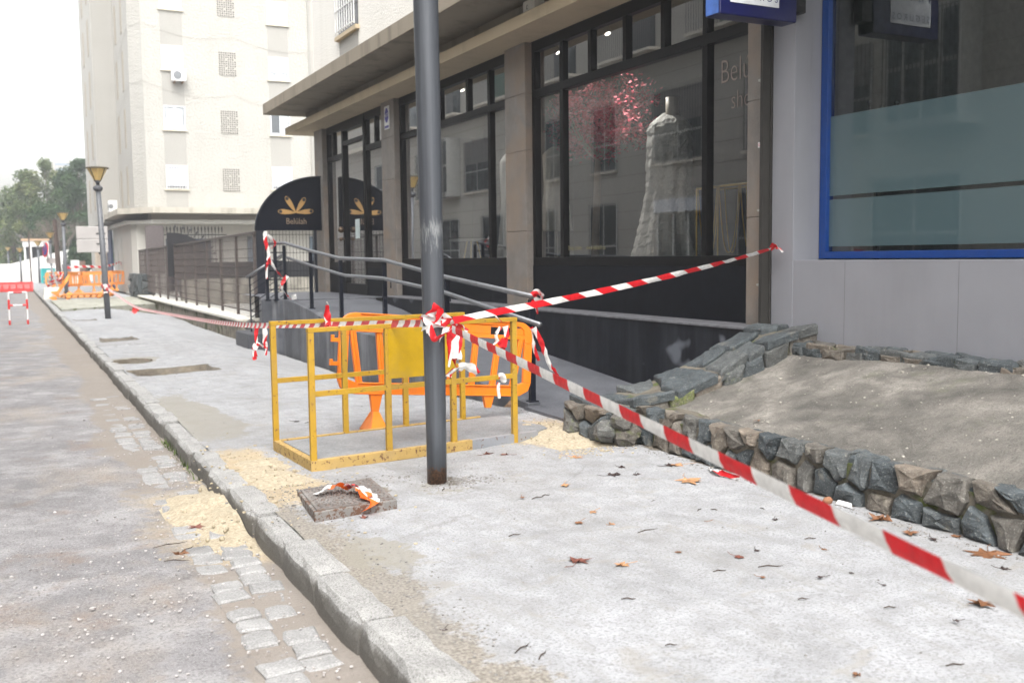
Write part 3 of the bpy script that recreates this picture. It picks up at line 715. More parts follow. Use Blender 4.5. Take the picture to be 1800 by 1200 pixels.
wn = bx('barred_window', (6.43, p1.y, 6.13), (6.47, p0.y, 7.9), plain('dark_glass_flat', (.05, .05, .055), .15, bmp=0), shop)
M = MB(); zz = 6.15
for i in range(9):
    yy = p1.y+(p0.y-p1.y)*i/8; M.bar((6.36, yy, 6.15), (6.36, yy, 7.9), .018)
for z in (6.2, 6.62, 7.2): M.bar((6.36, p1.y, z), (6.36, p0.y, z), .022)
M.build('bars', M_whitep, wn)
bx('sill', (6.36, p1.y-.08, 6.04), (6.46, p0.y+.08, 6.12), M_beam, wn)
bx('panel_below', (6.44, p1.y, 5.09), (6.456, p0.y, 6.03), M_bigp, shop)
# ADT-style sticker on the second pillar: octagon and plate
stk = bx('sticker', (6.392, 17.60, 3.88), (6.3985, 17.86, 4.30), M_whitep, shop)
M = MB(); c = V((6.390, 17.73, 4.13))
M.poly([c+V((0, cos(a)*.105, sin(a)*.14)) for a in [2*pi*(i+.5)/8 for i in range(8)]]); M.build('octagon', plain('violet_blue', (.06, .05, .32), .5, bmp=0), stk)
M = MB(); text_into(M, 'ADT', .10, (6.387, 17.73, 4.10), (0, -1, 0), (0, 0, 1), True); M.build('lettering', M_whitep, stk)
M = MB(); M.poly([(6.389, 17.84, 3.90), (6.389, 17.62, 3.90), (6.389, 17.62, 3.945), (6.389, 17.84, 3.945)]); M.build('strip', plain('violet_blue2', (.08, .07, .3), .5, bmp=0), stk)
cm = bx('alarm_box', (6.0, 11.2, 4.562), (6.16, 11.5, 4.72), P('alarm_cream', (.5, .48, .43), .5, bmp=0), shop, bevel=.02)
M = MB(); text_into(M, 'c', .12, (5.997, 11.40, 4.6), (0, -1, 0), (0, 0, 1)); M.build('lettering', M_dark, cm)
# lettering on the glass
M = MB(); gd = P('glass_letter_gold', (.52, .44, .38), .5, bmp=0)
M.build  # (kept simple: thin outlined letters)
def outline_text(M, s, size, O, u, v, r=.006, sx=1.0):
    c = bpy.data.curves.new('t', 'FONT'); c.body = s; c.size = size; c.resolution_u = 4; c.fill_mode = 'NONE'
    o = bpy.data.objects.new('t', c); COL.objects.link(o); bpy.context.view_layer.update()
    me = o.evaluated_get(bpy.context.evaluated_depsgraph_get()).to_mesh(); vs = [x.co.copy() for x in me.vertices]; es = [tuple(e.vertices) for e in me.edges]
    O, u, v = V(O), V(u), V(v); nrm = u.cross(v).normalized()
    for a, b in es:
        pa, pb = O+u*vs[a].x*sx+v*vs[a].y, O+u*vs[b].x*sx+v*vs[b].y
        if (pb-pa).length > 1e-5: M.bar(pa, pb, r*1.2, .002, up=nrm)
    bpy.data.objects.remove(o)
M = MB(); text_into(M, 'Belúlah', .34, (6.548, 8.23, 3.22), (0, -1, 0), (0, 0, 1), sx=.8, thin=-.005); M.build('lettering', P('glass_letter_pink', (.24, .195, .17), .5, bmp=0), W3)
M = MB(); text_into(M, 'shop', .26, (6.548, 8.06, 2.95), (0, -1, 0), (0, 0, 1), sx=.85, thin=-.004); M.build('lettering', P('glass_letter_pink', (.5, .42, .38), .5, bmp=0), W3)
for t_, y_ in (('Shop online', 11.33), ('www.belulah.es', 10.88)): M = MB(); text_into(M, t_, .085, (6.548, y_, 1.58), (0, -1, 0), (0, 0, 1), sx=.86, thin=-.001); M.build('lettering', P('glass_letter_yellow', (.3, .27, .13), .5, bmp=0), W3)
# things in the windows
def cloth(name, label, cx, cy, z0, z1, rb, rt_, mt, frill=0, shoulder=.17, loc=None):
    M = MB(); N = 64; rows = 60
    for j in range(rows+1):
        t = j/rows; z = z0+(z1-z0)*t
        if t < .62: r = rt_+(rb-rt_)*(1-t/.62)**1.7
        elif t < .9: r = rt_+(shoulder-rt_)*(t-.62)/.28
        else: r = shoulder*(1-((t-.9)/.1)**1.5*.72)
        for i in range(N):
            a = 2*pi*i/N
            q = r*(1+(.05*(1-t)+.02)*sin(a*11+2*sin(t*5))+.04*mnoise.noise(V((cos(a)*3, sin(a)*3, t*5))))
            if frill: q += frill*((t*46+.6*mnoise.noise(V((a*3, t*20, 1))))%1-.5)*(1+.8*mnoise.noise(V((a*9, t*40, 0))))
            M.vert((cx+q*cos(a)*.75, cy+q*sin(a), z))
    for j in range(rows):
        for i in range(N): M.face((j*N+i, j*N+(i+1) % N, (j+1)*N+(i+1) % N, (j+1)*N+i))
    return M
dm = plain('white_tulle', (.84, .83, .80), .9, var=.12, scale=40, bmp=.6, bscale=60, bd=.01)
fm = plain('cream_mannequin', (.55, .50, .42), .5, bmp=0)
root = thing('wedding_dress', (7.3, 10.15, 1.0), 'white ruffled wedding dress on a mannequin in the largest shop window', 'dress')
cloth('d', '', 7.02, 9.76, 1.38, 3.16, .56, .31, dm, frill=.016, shoulder=.30).build('gown', dm, root)
M = MB(); M.tube([(7.02, 9.70, 3.05), (7.02, 9.70, 3.17), (7.02, 9.70, 3.33)], [.11, .075, .08], 16); M.build('mannequin', fm, root, shade=True)
M = MB(); M.tube([(7.02, 9.70, .82), (7.02, 9.70, 1.6)], .03); M.tube([(7.02, 9.70, .8), (7.02, 9.70, .84)], .2, 20); M.build('stand_foot', fm, root)
def downlight(x, y, z, tx, ty, tz, P_, lab):
    r_ = thing('ceiling_spotlight', (x, y, z), lab, 'spotlight', 'small spotlights under the shop ceiling')
    d = (V((tx, ty, tz))-V((x, y, z))).normalized(); c = V((x, y, z))
    M = MB(); M.tube([c-d*.10, c+d*.0], .045, 12); M.tube([(x, y, 4.40), tuple(c-d*.05)], .01, 6); M.build('housing', M_dark, r_)
    em, n, b = nm('spot_lens'); b.inputs['Emission Color'].default_value = (1, .93, .8, 1); b.inputs['Emission Strength'].default_value = 3
    M = MB(); M.tube([c+d*.001, c+d*.004], .036, 12); M.build('lens', em, r_)
    l = bpy.data.lights.new('spot', 'SPOT'); l.energy = P_; l.spot_size = radians(75); l.spot_blend = .8; l.shadow_soft_size = .04; l.color = (1, .95, .88)
    o = bpy.data.objects.new('spot_lamp', l); COL.objects.link(o); o.parent = r_; o.location = d*.02; o.rotation_euler = (-d).to_track_quat('Z', 'Y').to_euler()
downlight(6.80, 10.75, 4.25, 7.02, 9.8, 2.2, 62, 'small shop spotlight aimed at the wedding dress')
downlight(6.80, 12.0, 4.25, 7.3, 11.5, 3.2, 7, 'small shop spotlight aimed at the pink blossom')
downlight(6.85, 15.3, 4.25, 7.35, 14.5, 2.4, 22, 'small shop spotlight aimed at the cream gown')
root = thing('mannequin_gown', (7.35, 14.55, .8), 'plain cream gown on a stand in the window behind the lamp pole', 'dress')
cloth('d', '', 7.35, 14.55, 1.3, 3.2, .35, .2, dm, shoulder=.22).build('gown', dm, root)
M = MB(); M.tube([(7.35, 14.55, .8), (7.35, 14.55, 3.35)], .035); M.build('stand', fm, root)
root = thing('hanging_coat', (7.7, 13.75, .8), 'pale long jacket on a rail near the granite pillar', 'coat')
cloth('d', '', 7.7, 13.7, 1.9, 3.2, .3, .22, dm, shoulder=.24).build('cloth', P('cream_cloth', (.6, .56, .46), .9), root)
M = MB(); M.tube([(7.7, 13.7, .8), (7.7, 13.7, 3.3)], .03); M.build('stand', fm, root)
# blossom tree
root = thing('blossom_tree', (7.7, 12.4, .8), 'artificial cherry tree full of pink blossom inside the largest window', 'artificial tree')
wood = P('pale_wood', (.42, .33, .25), .8)
M = MB(); M.tube([(7.25, 11.75, .8), (7.25, 11.8, 1.6), (7.22, 11.7, 2.3), (7.27, 11.74, 3.0)], [.07, .055, .05, .04], 8)
for i in range(16):
    a = rng.uniform(0, 2*pi); M.tube([(7.27, 11.74, 2.8), (7.27+.2*cos(a), 11.74+.5*sin(a), 3.1), (7.25+.4*cos(a), 11.7+.9*sin(a), 3.25+rng.uniform(-.3, .45))], [.03, .018, .006], 5)
M.build('trunk', wood, root)
M = MB()
for i in range(150):
    a = rng.uniform(0, 2*pi); r = sqrt(rng.random()); c = V((7.25+.4*r*cos(a), 11.7+1.1*r*sin(a), 3.32+rng.uniform(-.45, .5)*(1.1-r*.4)))
    for k in range(34):
        p = c+V([rng.gauss(0, .07) for _ in range(3)]); u = V([rng.gauss(0, 1) for _ in range(3)]).normalized(); v = u.orthogonal().normalized(); s = rng.uniform(.02, .042); t = rng.random()
        ids = [M.vert(q, tint=t) for q in (p, p+u*s+v*s*.6, p+u*s*1.6, p+u*s-v*s*.6)]; M.face(ids)
M.build('blossom', mk_leaf('blossom_pink', [(.6, .05, .09), (.85, .16, .22), (.85, .38, .42)]), root)
# gold frames
gold = P('brushed_gold', (.75, .52, .12), .3, metal=.9, bmp=0)
root = thing('gold_display_rack', (7.1, 8.7, .8), 'gold metal frame with hanging gold cords near the right pillar', 'display rack')
M = MB(); M.tube([(7.0, 9.2, 2.24), (7.0, 7.9, 2.24)], .014, 6); M.tube([(7.0, 9.2, .8), (7.0, 9.2, 2.24)], .012, 6); M.tube([(7.3, 9.2, .8), (7.3, 9.2, 2.24)], .012, 6); M.tube([(7.3, 9.2, 2.24), (7.3, 7.9, 2.24)], .012, 6); M.build('frame', gold, root)
M = MB()
for y0 in (9.15, 8.78, 8.42, 8.1):
    for dx, dd in ((6.98, .34), (7.06, .26)):
        pts = []
        for i in range(17):
            t = i/16; pts.append((dx, y0-dd*t, 2.24-.72*(1-abs(2*t-1)**2.4)))
        M.tube(pts, .008, 5)
M.build('cords', gold, root)
root = thing('low_white_table', (7.2, 15.9, .8), 'small round white table inside the window beside the lamp pole', 'table')
M = MB(); M.tube([(7.25, 15.9, 1.78), (7.25, 15.9, 1.82)], .4, 28); M.build('table_top', M_whitep, root)
for k in range(3):
    a = 2*pi*k/3; M = MB(); M.tube([(7.25+.1*cos(a), 15.9+.1*sin(a), 1.78), (7.25+.33*cos(a), 15.9+.33*sin(a), .8)], .014, 6); M.build('leg', gold, root)

# ------------------------------------------------------------ ramp, landing, steps
ramp_ = thing('access_ramp', (5.3, 13, 0), 'slate paved access ramp with dark side walls rising to the boutique door', 'ramp')
RP = [(8.2, .03), (8.7, .045), (12.9, .41), (15.05, .41), (15.56, .50), (16.35, .61), (17.0, .67), (17.8, .735), (18.3, .74), (22.6, .74)]
M = MB(); xo, xi = 4.62, 6.12
ys = [7.25, 8.0]+[p[0] for p in RP]+[9.5, 10.5, 11.5, 14]; ys = sorted(set(ys)); rp = lambda y: interp([(7.2, .02)]+RP, y)
ids = []
for y in ys:
    row = []
    for x in fr(xo, xi, .25): 
        xx = x
        if y <= 8.3: pass
        row.append(M.vert((xx, y, rp(y))))
    ids.append(row)
for a, b in zip(ids, ids[1:]):
    for i in range(len(a)-1): M.face((a[i], a[i+1], b[i+1], b[i]))
M.build('paving', M_slate, ramp_)
# foot of the ramp: skewed edge towards the pavement
M = MB(); M.hexa([(4.46, 7.2, -.3), (4.66, 7.2, -.3), (4.66, 8.62, -.3), (4.46, 8.6, -.3), (4.46, 7.2, .016), (4.66, 7.2, .018), (4.66, 8.62, .036), (4.46, 8.6, .036)]); M.build('foot_slab', M_slate, ramp_)
M_side = plain('stained_dark_side_wall', (.075, .08, .092), .6, var=.3, scale=4, bmp=.3, bscale=25, streak=.85, streakc=(.19, .195, .21))
M = MB(); yy = [8.6]+[p[0] for p in RP if 8.65 < p[0] <= 18.3]
for a, b in zip(yy, yy[1:]):
    M.hexa([(4.5, a, -.6), (4.64, a, -.6), (4.64, b, -.6), (4.5, b, -.6), (4.5, a, rp(a)+.02), (4.64, a, rp(a)+.02), (4.64, b, rp(b)+.02), (4.5, b, rp(b)+.02)])
M.build('outer_wall', M_side, ramp_)
M = MB(); M.prism([(4.24, 18.9, -.6), (4.51, 18.3, -.6), (6.3, 18.3, -.6), (6.3, 22.3, -.6), (4.95, 22.3, -.6)], (0, 0, 1.342)); M.build('landing_block', M_side, ramp_, bevel=.01)
M = MB(); M.prism([(4.25, 18.91, .7425), (4.515, 18.31, .7425), (6.5, 18.31, .7425), (6.5, 22.62, .7425), (4.98, 22.62, .7425)], (0, 0, .0145)); M.build('landing_paving', M_slate, ramp_)
M = MB(); M.box((6.11, 7.28, -.1), (6.50, 17.3, .795)); M.build('inner_wall', plain('black_stained_wall', (.008, .009, .013), .5, var=.4, scale=3, bmp=.3, bscale=25, streak=.16, streakc=(.10, .105, .12), spec=.2, speck=((.12, .13, .15), 2.2, .62)), ramp_)
bx('ledge_cap', (6.095, 7.28, .796), (6.50, 17.3, .82), P('grey_ledge', (.12, .12, .13), .7, var=.3), ramp_, bevel=.004)
# steps at the end of the landing
bx('bottom_step', (4.01, 19.1, -.3), (4.55, 20.25, .10), P('dark_step_stone', (.055, .057, .066), .5, var=.25), ramp_, bevel=.02)
# ------------------------------------------------------------ handrail
hr = thing('ramp_handrail', (4.6, 13, .5), 'double tubular grey handrail on dark square posts along the outer ramp edge', 'handrail')
top = [(4.25, 18.5, 1.79), (4.6, 18.45, 1.806), (4.6, 16.642, 1.64), (4.6, 15.0, 1.509), (4.6, 12.99, 1.477), (4.6, 10.83, 1.272), (4.6, 8.62, 1.105)]
M = MB(); M.tube(top, .028, 12); M.build('top_rail', M_rail, hr, shade=True)
low = [(4.55, 18.1, 1.535), (4.55, 16.666, 1.409), (4.55, 15.02, 1.28), (4.55, 14.6, 1.25), (4.55, 12.9, 1.23), (4.55, 10.84, 1.104), (4.55, 8.42, .846)]
M = MB(); M.tube(low, .025, 12); M.build('lower_rail', M_rail, hr, shade=True)
for x, y in ((4.27, 18.5), (4.43, 18.5), (4.6, 18.5), (4.6, 16.7), (4.6, 15.0), (4.6, 12.99), (4.6, 10.83), (4.6, 8.69)):
    zt = interp([(p[1], p[2]) for p in reversed(top)], y)-.03; M = MB(); M.box((x-.028, y-.028, rp(y)-.0), (x+.028, y+.028, zt)); 
    M.box((x-.05, y-.05, rp(y)+.0), (x+.05, y+.05, rp(y)+.03))
    M.build('post', M_railpost, hr, bevel=.003)
M = MB()
for z in (.95, 1.13, 1.30, 1.47, 1.63): M.tube([(4.27, 18.5, z), (4.6, 18.5, z)], .011, 6)
M.build('cross_bars', M_railpost, hr)
for y, z in ((18.0, 1.53), (12.6, 1.2), (10.6, 1.09), (8.6, .865)):
    M = MB(); M.tube([(4.55, y, z), (4.55, y, z-.09), (4.6, y+.12, z-.09)], .008, 6); M.build('bracket', M_railpost, hr)
sr = thing('stair_rail', (4.4, 19.65, 0), 'short sloping rail with slanted thin bars over the dark steps', 'handrail')
M = MB(); M.tube([(4.13, 19.65, 1.16), (4.85, 19.65, 1.60)], .026, 10); M.build('top_rail', M_rail, sr, shade=True)
M = MB(); M.box((4.185, 19.635, .10), (4.21, 19.665, 1.19)); M.build('post', M_railpost, sr)
M = MB()
for k in range(7):
    z = .38+.125*k; M.tube([(4.20, 19.65, z), (4.85, 19.65, z+.42)], .009, 5)
M.build('slanted_bars', M_railpost, sr)

# ------------------------------------------------------------ arch gate
ag = thing('arched_gate', (5.5, 22, .3), 'black quarter round panel with gold emblem over a wire mesh gate', 'gate')
AY = 22.05
M = MB(); pts = []
x0, x1, z0, z1 = 4.86, 6.34, 2.14, 3.33
for i in range(25):
    a = pi-(pi/2)*i/24; pts.append((x1+(x1-x0)*cos(a), AY-.05, z0+(z1-z0)*sin(a)))
pts.append((x1, AY-.05, z0)); pts = [p for i, p in enumerate(pts)]
M.prism(pts[::-1], (0, .1, 0)); M.build('arch_panel', plain('black_gloss_panel', (.003, .004, .009), .25, var=.2, scale=2, bmp=.05, bscale=3, bd=.02, spec=.15), ag)
M = MB()
M.tube([(x1+(x1-x0)*cos(pi-(pi/2)*i/24), AY-.07, z0+(z1-z0)*sin(pi-(pi/2)*i/24)) for i in range(25)], .018, 6); M.build('arch_rim', M_railpost, ag)
bx('post', (4.86, AY-.05, -.2), (5.06, AY+.05, z0), P('black_gate_post', (.009, .011, .018), .3, bmp=0), ag)
bx('post', (6.16, AY-.04, .757), (6.22, AY+.04, z0), P('black_gate_post', (.009, .011, .018), .3), ag)
M = MB()
for i in range(15): x = 5.09+i*.075; M.tube([(x, AY, .80), (x, AY, z0)], .0045, 4)
for z in (.85, 1.25, 1.65, 2.05): M.tube([(5.06, AY, z), (6.16, AY, z)], .006, 4)
M.build('mesh_panel', M_railpost, ag)
gl = P('emblem_gold', (.42, .25, .09), .45, metal=.3, bmp=0)
M = MB(); cx_, cz = 5.76, 2.53
def petal(M, ang, ln, w):
    d = V((cos(ang), 0, sin(ang))); s = V((-sin(ang), 0, cos(ang))); P0 = V((cx_, AY-.056, cz)); o = []
    for i in range(24):
        t = i/23*2*pi; l = (1-cos(t))/2; o.append(P0+d*ln*l+s*w*sin(t)*(.35+.65*l))
    M.cur = 0; M.poly(o)
    M.cur = 1; c = P0+d*ln*.86+V((0, -.003, 0)); M.poly([c+d*cos(a)*ln*.10+s*sin(a)*w*.5 for a in [2*pi*i/12 for i in range(12)]]); M.cur = 0
for a, l in ((radians(176), .40), (radians(122), .42), (radians(57), .40), (radians(6), .40)): petal(M, a, l, .075)
M.build('emblem', [gl, M_dark], ag)
M = MB(); text_into(M, 'Belúlah', .19, (cx_, AY-.056, 2.28), (1, 0, 0), (0, 0, 1), True, .85); M.build('lettering', P('dull_gold', (.22, .16, .11), .5, bmp=0), ag)

# ------------------------------------------------------------ fence on the low wall
lw = thing('low_garden_wall', (4.7, 29, -.2), 'low dirty stone wall with a white coping under the mesh fence', 'wall')
wallm = plain('old_rubble_wall', (.20, .18, .145), .95, var=.5, scale=7, bmp=1, bscale=12, bd=.04, speck=((.05, .06, .02), 3, .56))
M = MB(); M.hexa([(4.47, 22, -.5), (4.95, 21.6, -.5), (4.95, 41, -.5), (4.47, 41, -.5), (4.50, 22, .16), (4.95, 21.6, .16), (4.95, 41, .13), (4.50, 41, .13)]); M.build('wall', wallm, lw)
M = MB(); M.hexa([(4.42, 22.2, .16), (5.05, 21.7, .16), (5.05, 41, .13), (4.42, 41, .13), (4.42, 22.2, .23), (5.05, 21.7, .23), (5.05, 41, .19), (4.42, 41, .19)]); M.build('coping', P('white_coping', (.58, .56, .50), .8, var=.2), lw, bevel=.015)
M = MB(); M.atv = dict(tint=.7, moss=.1)
for (x, y, z, s) in ((4.62, 21.7, .10, .13), (4.42, 21.4, -.12, .12), (4.3, 21.0, -.22, .10), (4.6, 21.3, -.08, .15), (4.22, 20.6, -.22, .10)): M.ball((x, y, z), s, 9, 7, .2)
M.atv = {}; M.build('broken_stones', M_stone, lw)
sp = thing('stone_gatepost', (4.75, 42.4, -.2), 'dark rubble stone gatepost at the far end of the low wall', 'gatepost')
M = MB(); M.box((4.62, 41.1, -.2), (5.1, 44.5, .98)); M.build('core', M_mortar, sp)
M = MB(); stones(M, lambda a, b, d: (4.61-d, 41.1+a, -.1+b), 3.3, 1.12, 6, 4, .1, tl=(0, .7), gap=.02); stones(M, lambda a, b, d: (4.6+a, 41.09-d, -.1+b), .5, 1.12, 2, 4, .1, tl=(0, .7), gap=.02); M.build('stones', M_stone, sp)
fn = thing('mesh_fence', (4.8, 29, .2), 'brown steel fence with wire mesh panels on the low wall', 'fence')
brn = P('brown_steel', (.075, .06, .055), .5, var=.3); FXx = 4.82
ft = lambda y: interp([(22, 2.09), (42, 1.93)], y)
for i in range(12):
    y = 22.0+0.0+i*1.93*1.0; 
    if y > 43.5: break
    M = MB(); M.box((FXx-.03, y-.03, .18), (FXx+.03, y+.03, ft(y))); M.build('post', brn, fn)
M = MB(); M.bar((FXx, 21.9, ft(22)), (FXx, 43.4, ft(43.3)), .06, .05); M.build('top_rail', brn, fn)
M = MB(); M.bar((FXx, 21.9, .36), (FXx, 43.4, .33), .03, .03); M.build('bottom_rail', brn, fn)
M = MB()
y = 22.05
while y < 43.3: M.bar((FXx, y, .36), (FXx, y, ft(y)), .005); y += .055
for k in range(8):
    z = .52+.205*k; M.bar((FXx, 21.95, z), (FXx, 43.3, z-.01), .011)
M.build('wire_mesh', brn, fn)
# garden behind the fence
gp = plain('courtyard_paving', (.30, .29, .265), .9, var=.2, scale=3, bmp=.2)
bx('courtyard', (4.9, 22.7, -.35), (16, 50, .06), gp, kind='structure')
rw = thing('retaining_wall', (7, 34, 0), 'grimy concrete wall carrying a dark sheet metal fence', 'wall')
bx('wall', (5.0, 33.6, .05), (12, 33.95, .90), plain('grimy_concrete', (.26, .245, .21), .95, var=.4, scale=2, bmp=.4, streak=.8, streakc=(.06, .055, .05)), rw)
sf = thing('curved_sheet_fence', (6, 33.5, .9), 'black sheet fence with a curved end and metal spikes along its top', 'fence')
blk = P('black_sheet', (.012, .012, .015), .45)
M = MB(); M.box((5.9, 33.65, .90), (12, 33.70, 1.44)); M.build('panel', blk, sf)
M = MB(); pts = [(3.9+.0, 33.65, .35), (5.92, 33.65, .35)]; pts = [(4.95, 33.65, .35), (5.92, 33.65, .35)]
for i in range(13):
    a = (pi/2)*i/12; pts.append((4.75+1.17*cos(a), 33.65, 1.42+.98*sin(a)))
pts.append((4.6, 33.65, 2.4)); pts.append((4.6, 33.65, 1.0)); pts.append((4.95, 33.65, 1.0))
M.prism(pts, (0, .05, 0)); M.build('curved_panel', blk, sf)
for i in range(9):
    a = (pi/2)*(i+.5)/9; c = V((4.75, 33.67, 1.42)); d = V((cos(a), 0, sin(a)))
    p0 = c+V((d.x*1.17, 0, d.z*.98)); M = MB(); M.tube([p0-d*.02, p0+d*.24], .011, 5); M.tube([p0+d*.16, p0+d*.20, p0+d*.29], [.005, .036, .002], 5); M.build('spike', blk, sf)
gt = thing('side_gate', (5, 40, 0), 'dark spiked double gate behind the stone gatepost', 'gate')
M = MB()
for i in range(22): x = 4.9+.13*i; M.bar((x, 40.5, .2), (x, 40.5, 2.55+.12*sin(i*.5)), .02); M.tube([(x, 40.5, 2.55), (x, 40.5, 2.75), (x, 40.5, 2.85)], [.008, .03, .002], 4)
for z in (.5, 1.4, 2.5): M.bar((4.85, 40.5, z), (7.8, 40.5, z), .04)
M.build('bars', blk, gt)
bx('sheet', (5.5, 40.53, .3), (7.2, 40.55, 2.35), P('dark_blue_sheet', (.02, .028, .05), .5), gt)
M = MB(); M.box((4.75, 40.4, 1.0), (5.4, 40.48, 2.85)); M.build('lattice_panel', P('brown_lattice', (.09, .075, .075), .6, var=.4, scale=20), gt)
# ------------------------------------------------------------ grey office building on the right
ob = thing('office_building', (9, 3, .6), 'grey painted office front with a wide blue framed frosted window', 'building')
M = MB()
M.box((6.40, 6.985, .3), (6.60, 7.27, 4.3)); M.build('jamb_panel', M_grey, ob, bevel=.004)
M = MB(); M.box((6.405, -2, .3), (6.70, 6.984, 1.44)); M.build('wall_below_window', M_grey, ob, bevel=.004)
M = MB(); M.box((6.60, 6.99, 1.44), (6.84, 7.26, 4.3)); M.box((6.41, -2, 4.06), (6.85, 6.98, 4.835)); M.box((6.41, -2, 1.44), (6.85, 1.2, 4.06)); M.build('window_reveal', M_grey, ob)
bx('upper_storey', (6.5, -2, 5.09), (12, 6.89, 11.3), M_white, ob)
for y in (6.35, 5.2, 4.05): bx('panel_joint', (6.4035, y-.002, .7), (6.4045, y+.002, 1.43), P('joint_dark', (.17, .17, .185), .8, bmp=0), ob)
M = MB(); M.box((6.3, 7.29, .8), (6.45, 7.33, 4.4)); M.box((6.38, 7.275, .8), (6.40, 7.285, 4.4)); M.build('gap_flashing', P('dark_gap', (.03, .028, .025), .9), ob)
cd = thing('wall_conduit', (6.35, 7.36, .8), 'pale vertical plastic conduit running up beside the last stone pillar', 'conduit')
M = MB(); M.tube([(6.36, 7.365, .8), (6.36, 7.362, 2.3), (6.36, 7.367, 4.39)], .024, 10); M.build('pipe', P('dirty_pvc', (.36, .37, .33), .6, var=.3, scale=20), cd, shade=True)
M = MB(); M.box((6.325, 7.345, 2.49), (6.333, 7.385, 2.54)); M.build('sticker', M_whitep, cd)
M = MB(); text_into(M, 'D', .035, (6.323, 7.378, 2.502), (0, -1, 0), (0, 0, 1)); M.build('lettering', P('sticker_red', (.6, .05, .04), .5, bmp=0), cd)
M = MB()
for z in (1.2, 1.9, 3.1, 3.8): M.box((6.33, 7.335, z), (6.392, 7.395, z+.02))
M.build('clips', P('dirty_pvc', (.36, .37, .33), .6), cd)
M = MB(); XG = 6.76
M.box((XG-.05, 6.90, 1.45), (XG+.04, 6.982, 4.05)); M.box((XG-.05, 1.2, 1.45), (XG+.04, 6.90, 1.515)); M.box((XG-.05, 1.2, 3.98), (XG+.04, 6.9, 4.05)); M.box((XG-.05, 1.2, 1.515), (XG+.04, 1.28, 3.98))
bw = M.build('window', M_blue, ob, bevel=.004)
M = MB(); M.poly([(XG, 1.25, 4.0), (XG, 6.93, 4.0), (XG, 6.93, 1.5), (XG, 1.25, 1.5)]); M.build('pane', M_glass2, bw)
M = MB()
for a, b in ((1.56, 1.985), (2.02, 2.735)): M.poly([(XG-.006, 1.28, b), (XG-.006, 6.90, b), (XG-.006, 6.90, a), (XG-.006, 1.28, a)])
M.build('frosted_film', M_frost, bw)
M = MB(); M.box((6.9, -2, .2), (11.5, 7.2, .7)); M.build('office_floor', floor_m, ob)
om = plain('office_inner_wall', (.33, .37, .36), .8, bmp=0)
M = MB(); M.box((11.4, -2, .7), (11.5, 7.2, 4.4)); M.box((6.9, 7.1, .7), (11.4, 7.2, 4.4)); M.box((6.9, -2, .7), (11.4, -1.9, 4.4)); M.build('inner_walls', om, ob)
bx('office_ceiling', (6.86, -2, 4.3), (11.5, 7.2, 4.4), om, ob)
ct = thing('coat_stand', (7.7, 7.2, .7), 'coat stand with shiny metal ball hooks inside the blue framed window', 'coat stand')
ch = P('chrome', (.6, .6, .62), .15, metal=1, bmp=0)
cs = ax(1545, 200, 7.5); M = MB(); M.tube([(7.5, cs.y, .7), (7.5, cs.y, 2.72)], .03, 10)
for px, py in ((1505, 190), (1527, 181), (1550, 189), (1577, 181), (1590, 186)):
    q = ax(px, py, 7.5+rng.uniform(-.1, .1)); M.tube([(7.5, cs.y, 2.6), q], .012, 6); M.ball(q, .028, 12, 8)
M.build('hooks', ch, ct, shade=True)
dk = thing('office_desk', (8.6, 4.4, .7), 'dark office desk standing behind the frosted glass', 'desk')
bx('desk_top', (8.2, 3, 1.42), (9, 5.8, 1.46), M_dark, dk); bx('leg', (8.3, 3.1, .7), (8.4, 3.2, 1.42), M_dark, dk); bx('leg', (8.3, 5.6, .7), (8.4, 5.7, 1.42), M_dark, dk); bx('back_panel', (8.9, 3.1, .8), (8.92, 5.7, 1.42), M_dark, dk)
# projecting sign box
sg = thing('projecting_sign', (5.9, 6.95, 3.52), 'deep blue box sign with a white lettered panel projecting above the pavement', 'sign')
M = MB(); M.box((5.45, 6.86, 3.52), (6.3, 7.05, 4.35)); M.build('box', M_navy, sg, bevel=.012)
M = MB(); M.box((5.444, 6.875, 3.53), (5.449, 7.04, 4.34)); M.build('side_panel', P('weathered_blue', (.05, .13, .42), .5, var=.35, scale=6), sg)
M = MB(); M.box((5.56, 6.853, 3.625), (6.09, 6.8585, 4.2)); M.build('panel', P('sign_white', (.62, .64, .66), .4, bmp=0), sg)
nb = P('sign_navy_letters', (.01, .015, .12), .5, bmp=0)
M = MB(); text_into(M, 'FIATC', .21, (5.825, 6.850, 3.85), (1, 0, 0), (0, 0, 1), True, .95); text_into(M, 'S E G U R O S', .085, (5.825, 6.850, 3.665), (1, 0, 0), (0, 0, 1), True, .98); M.build('lettering', nb, sg)
M = MB(); M.box((6.3, 6.88, 3.62), (6.42, 7.03, 4.0)); M.build('bracket', M_dark, sg)

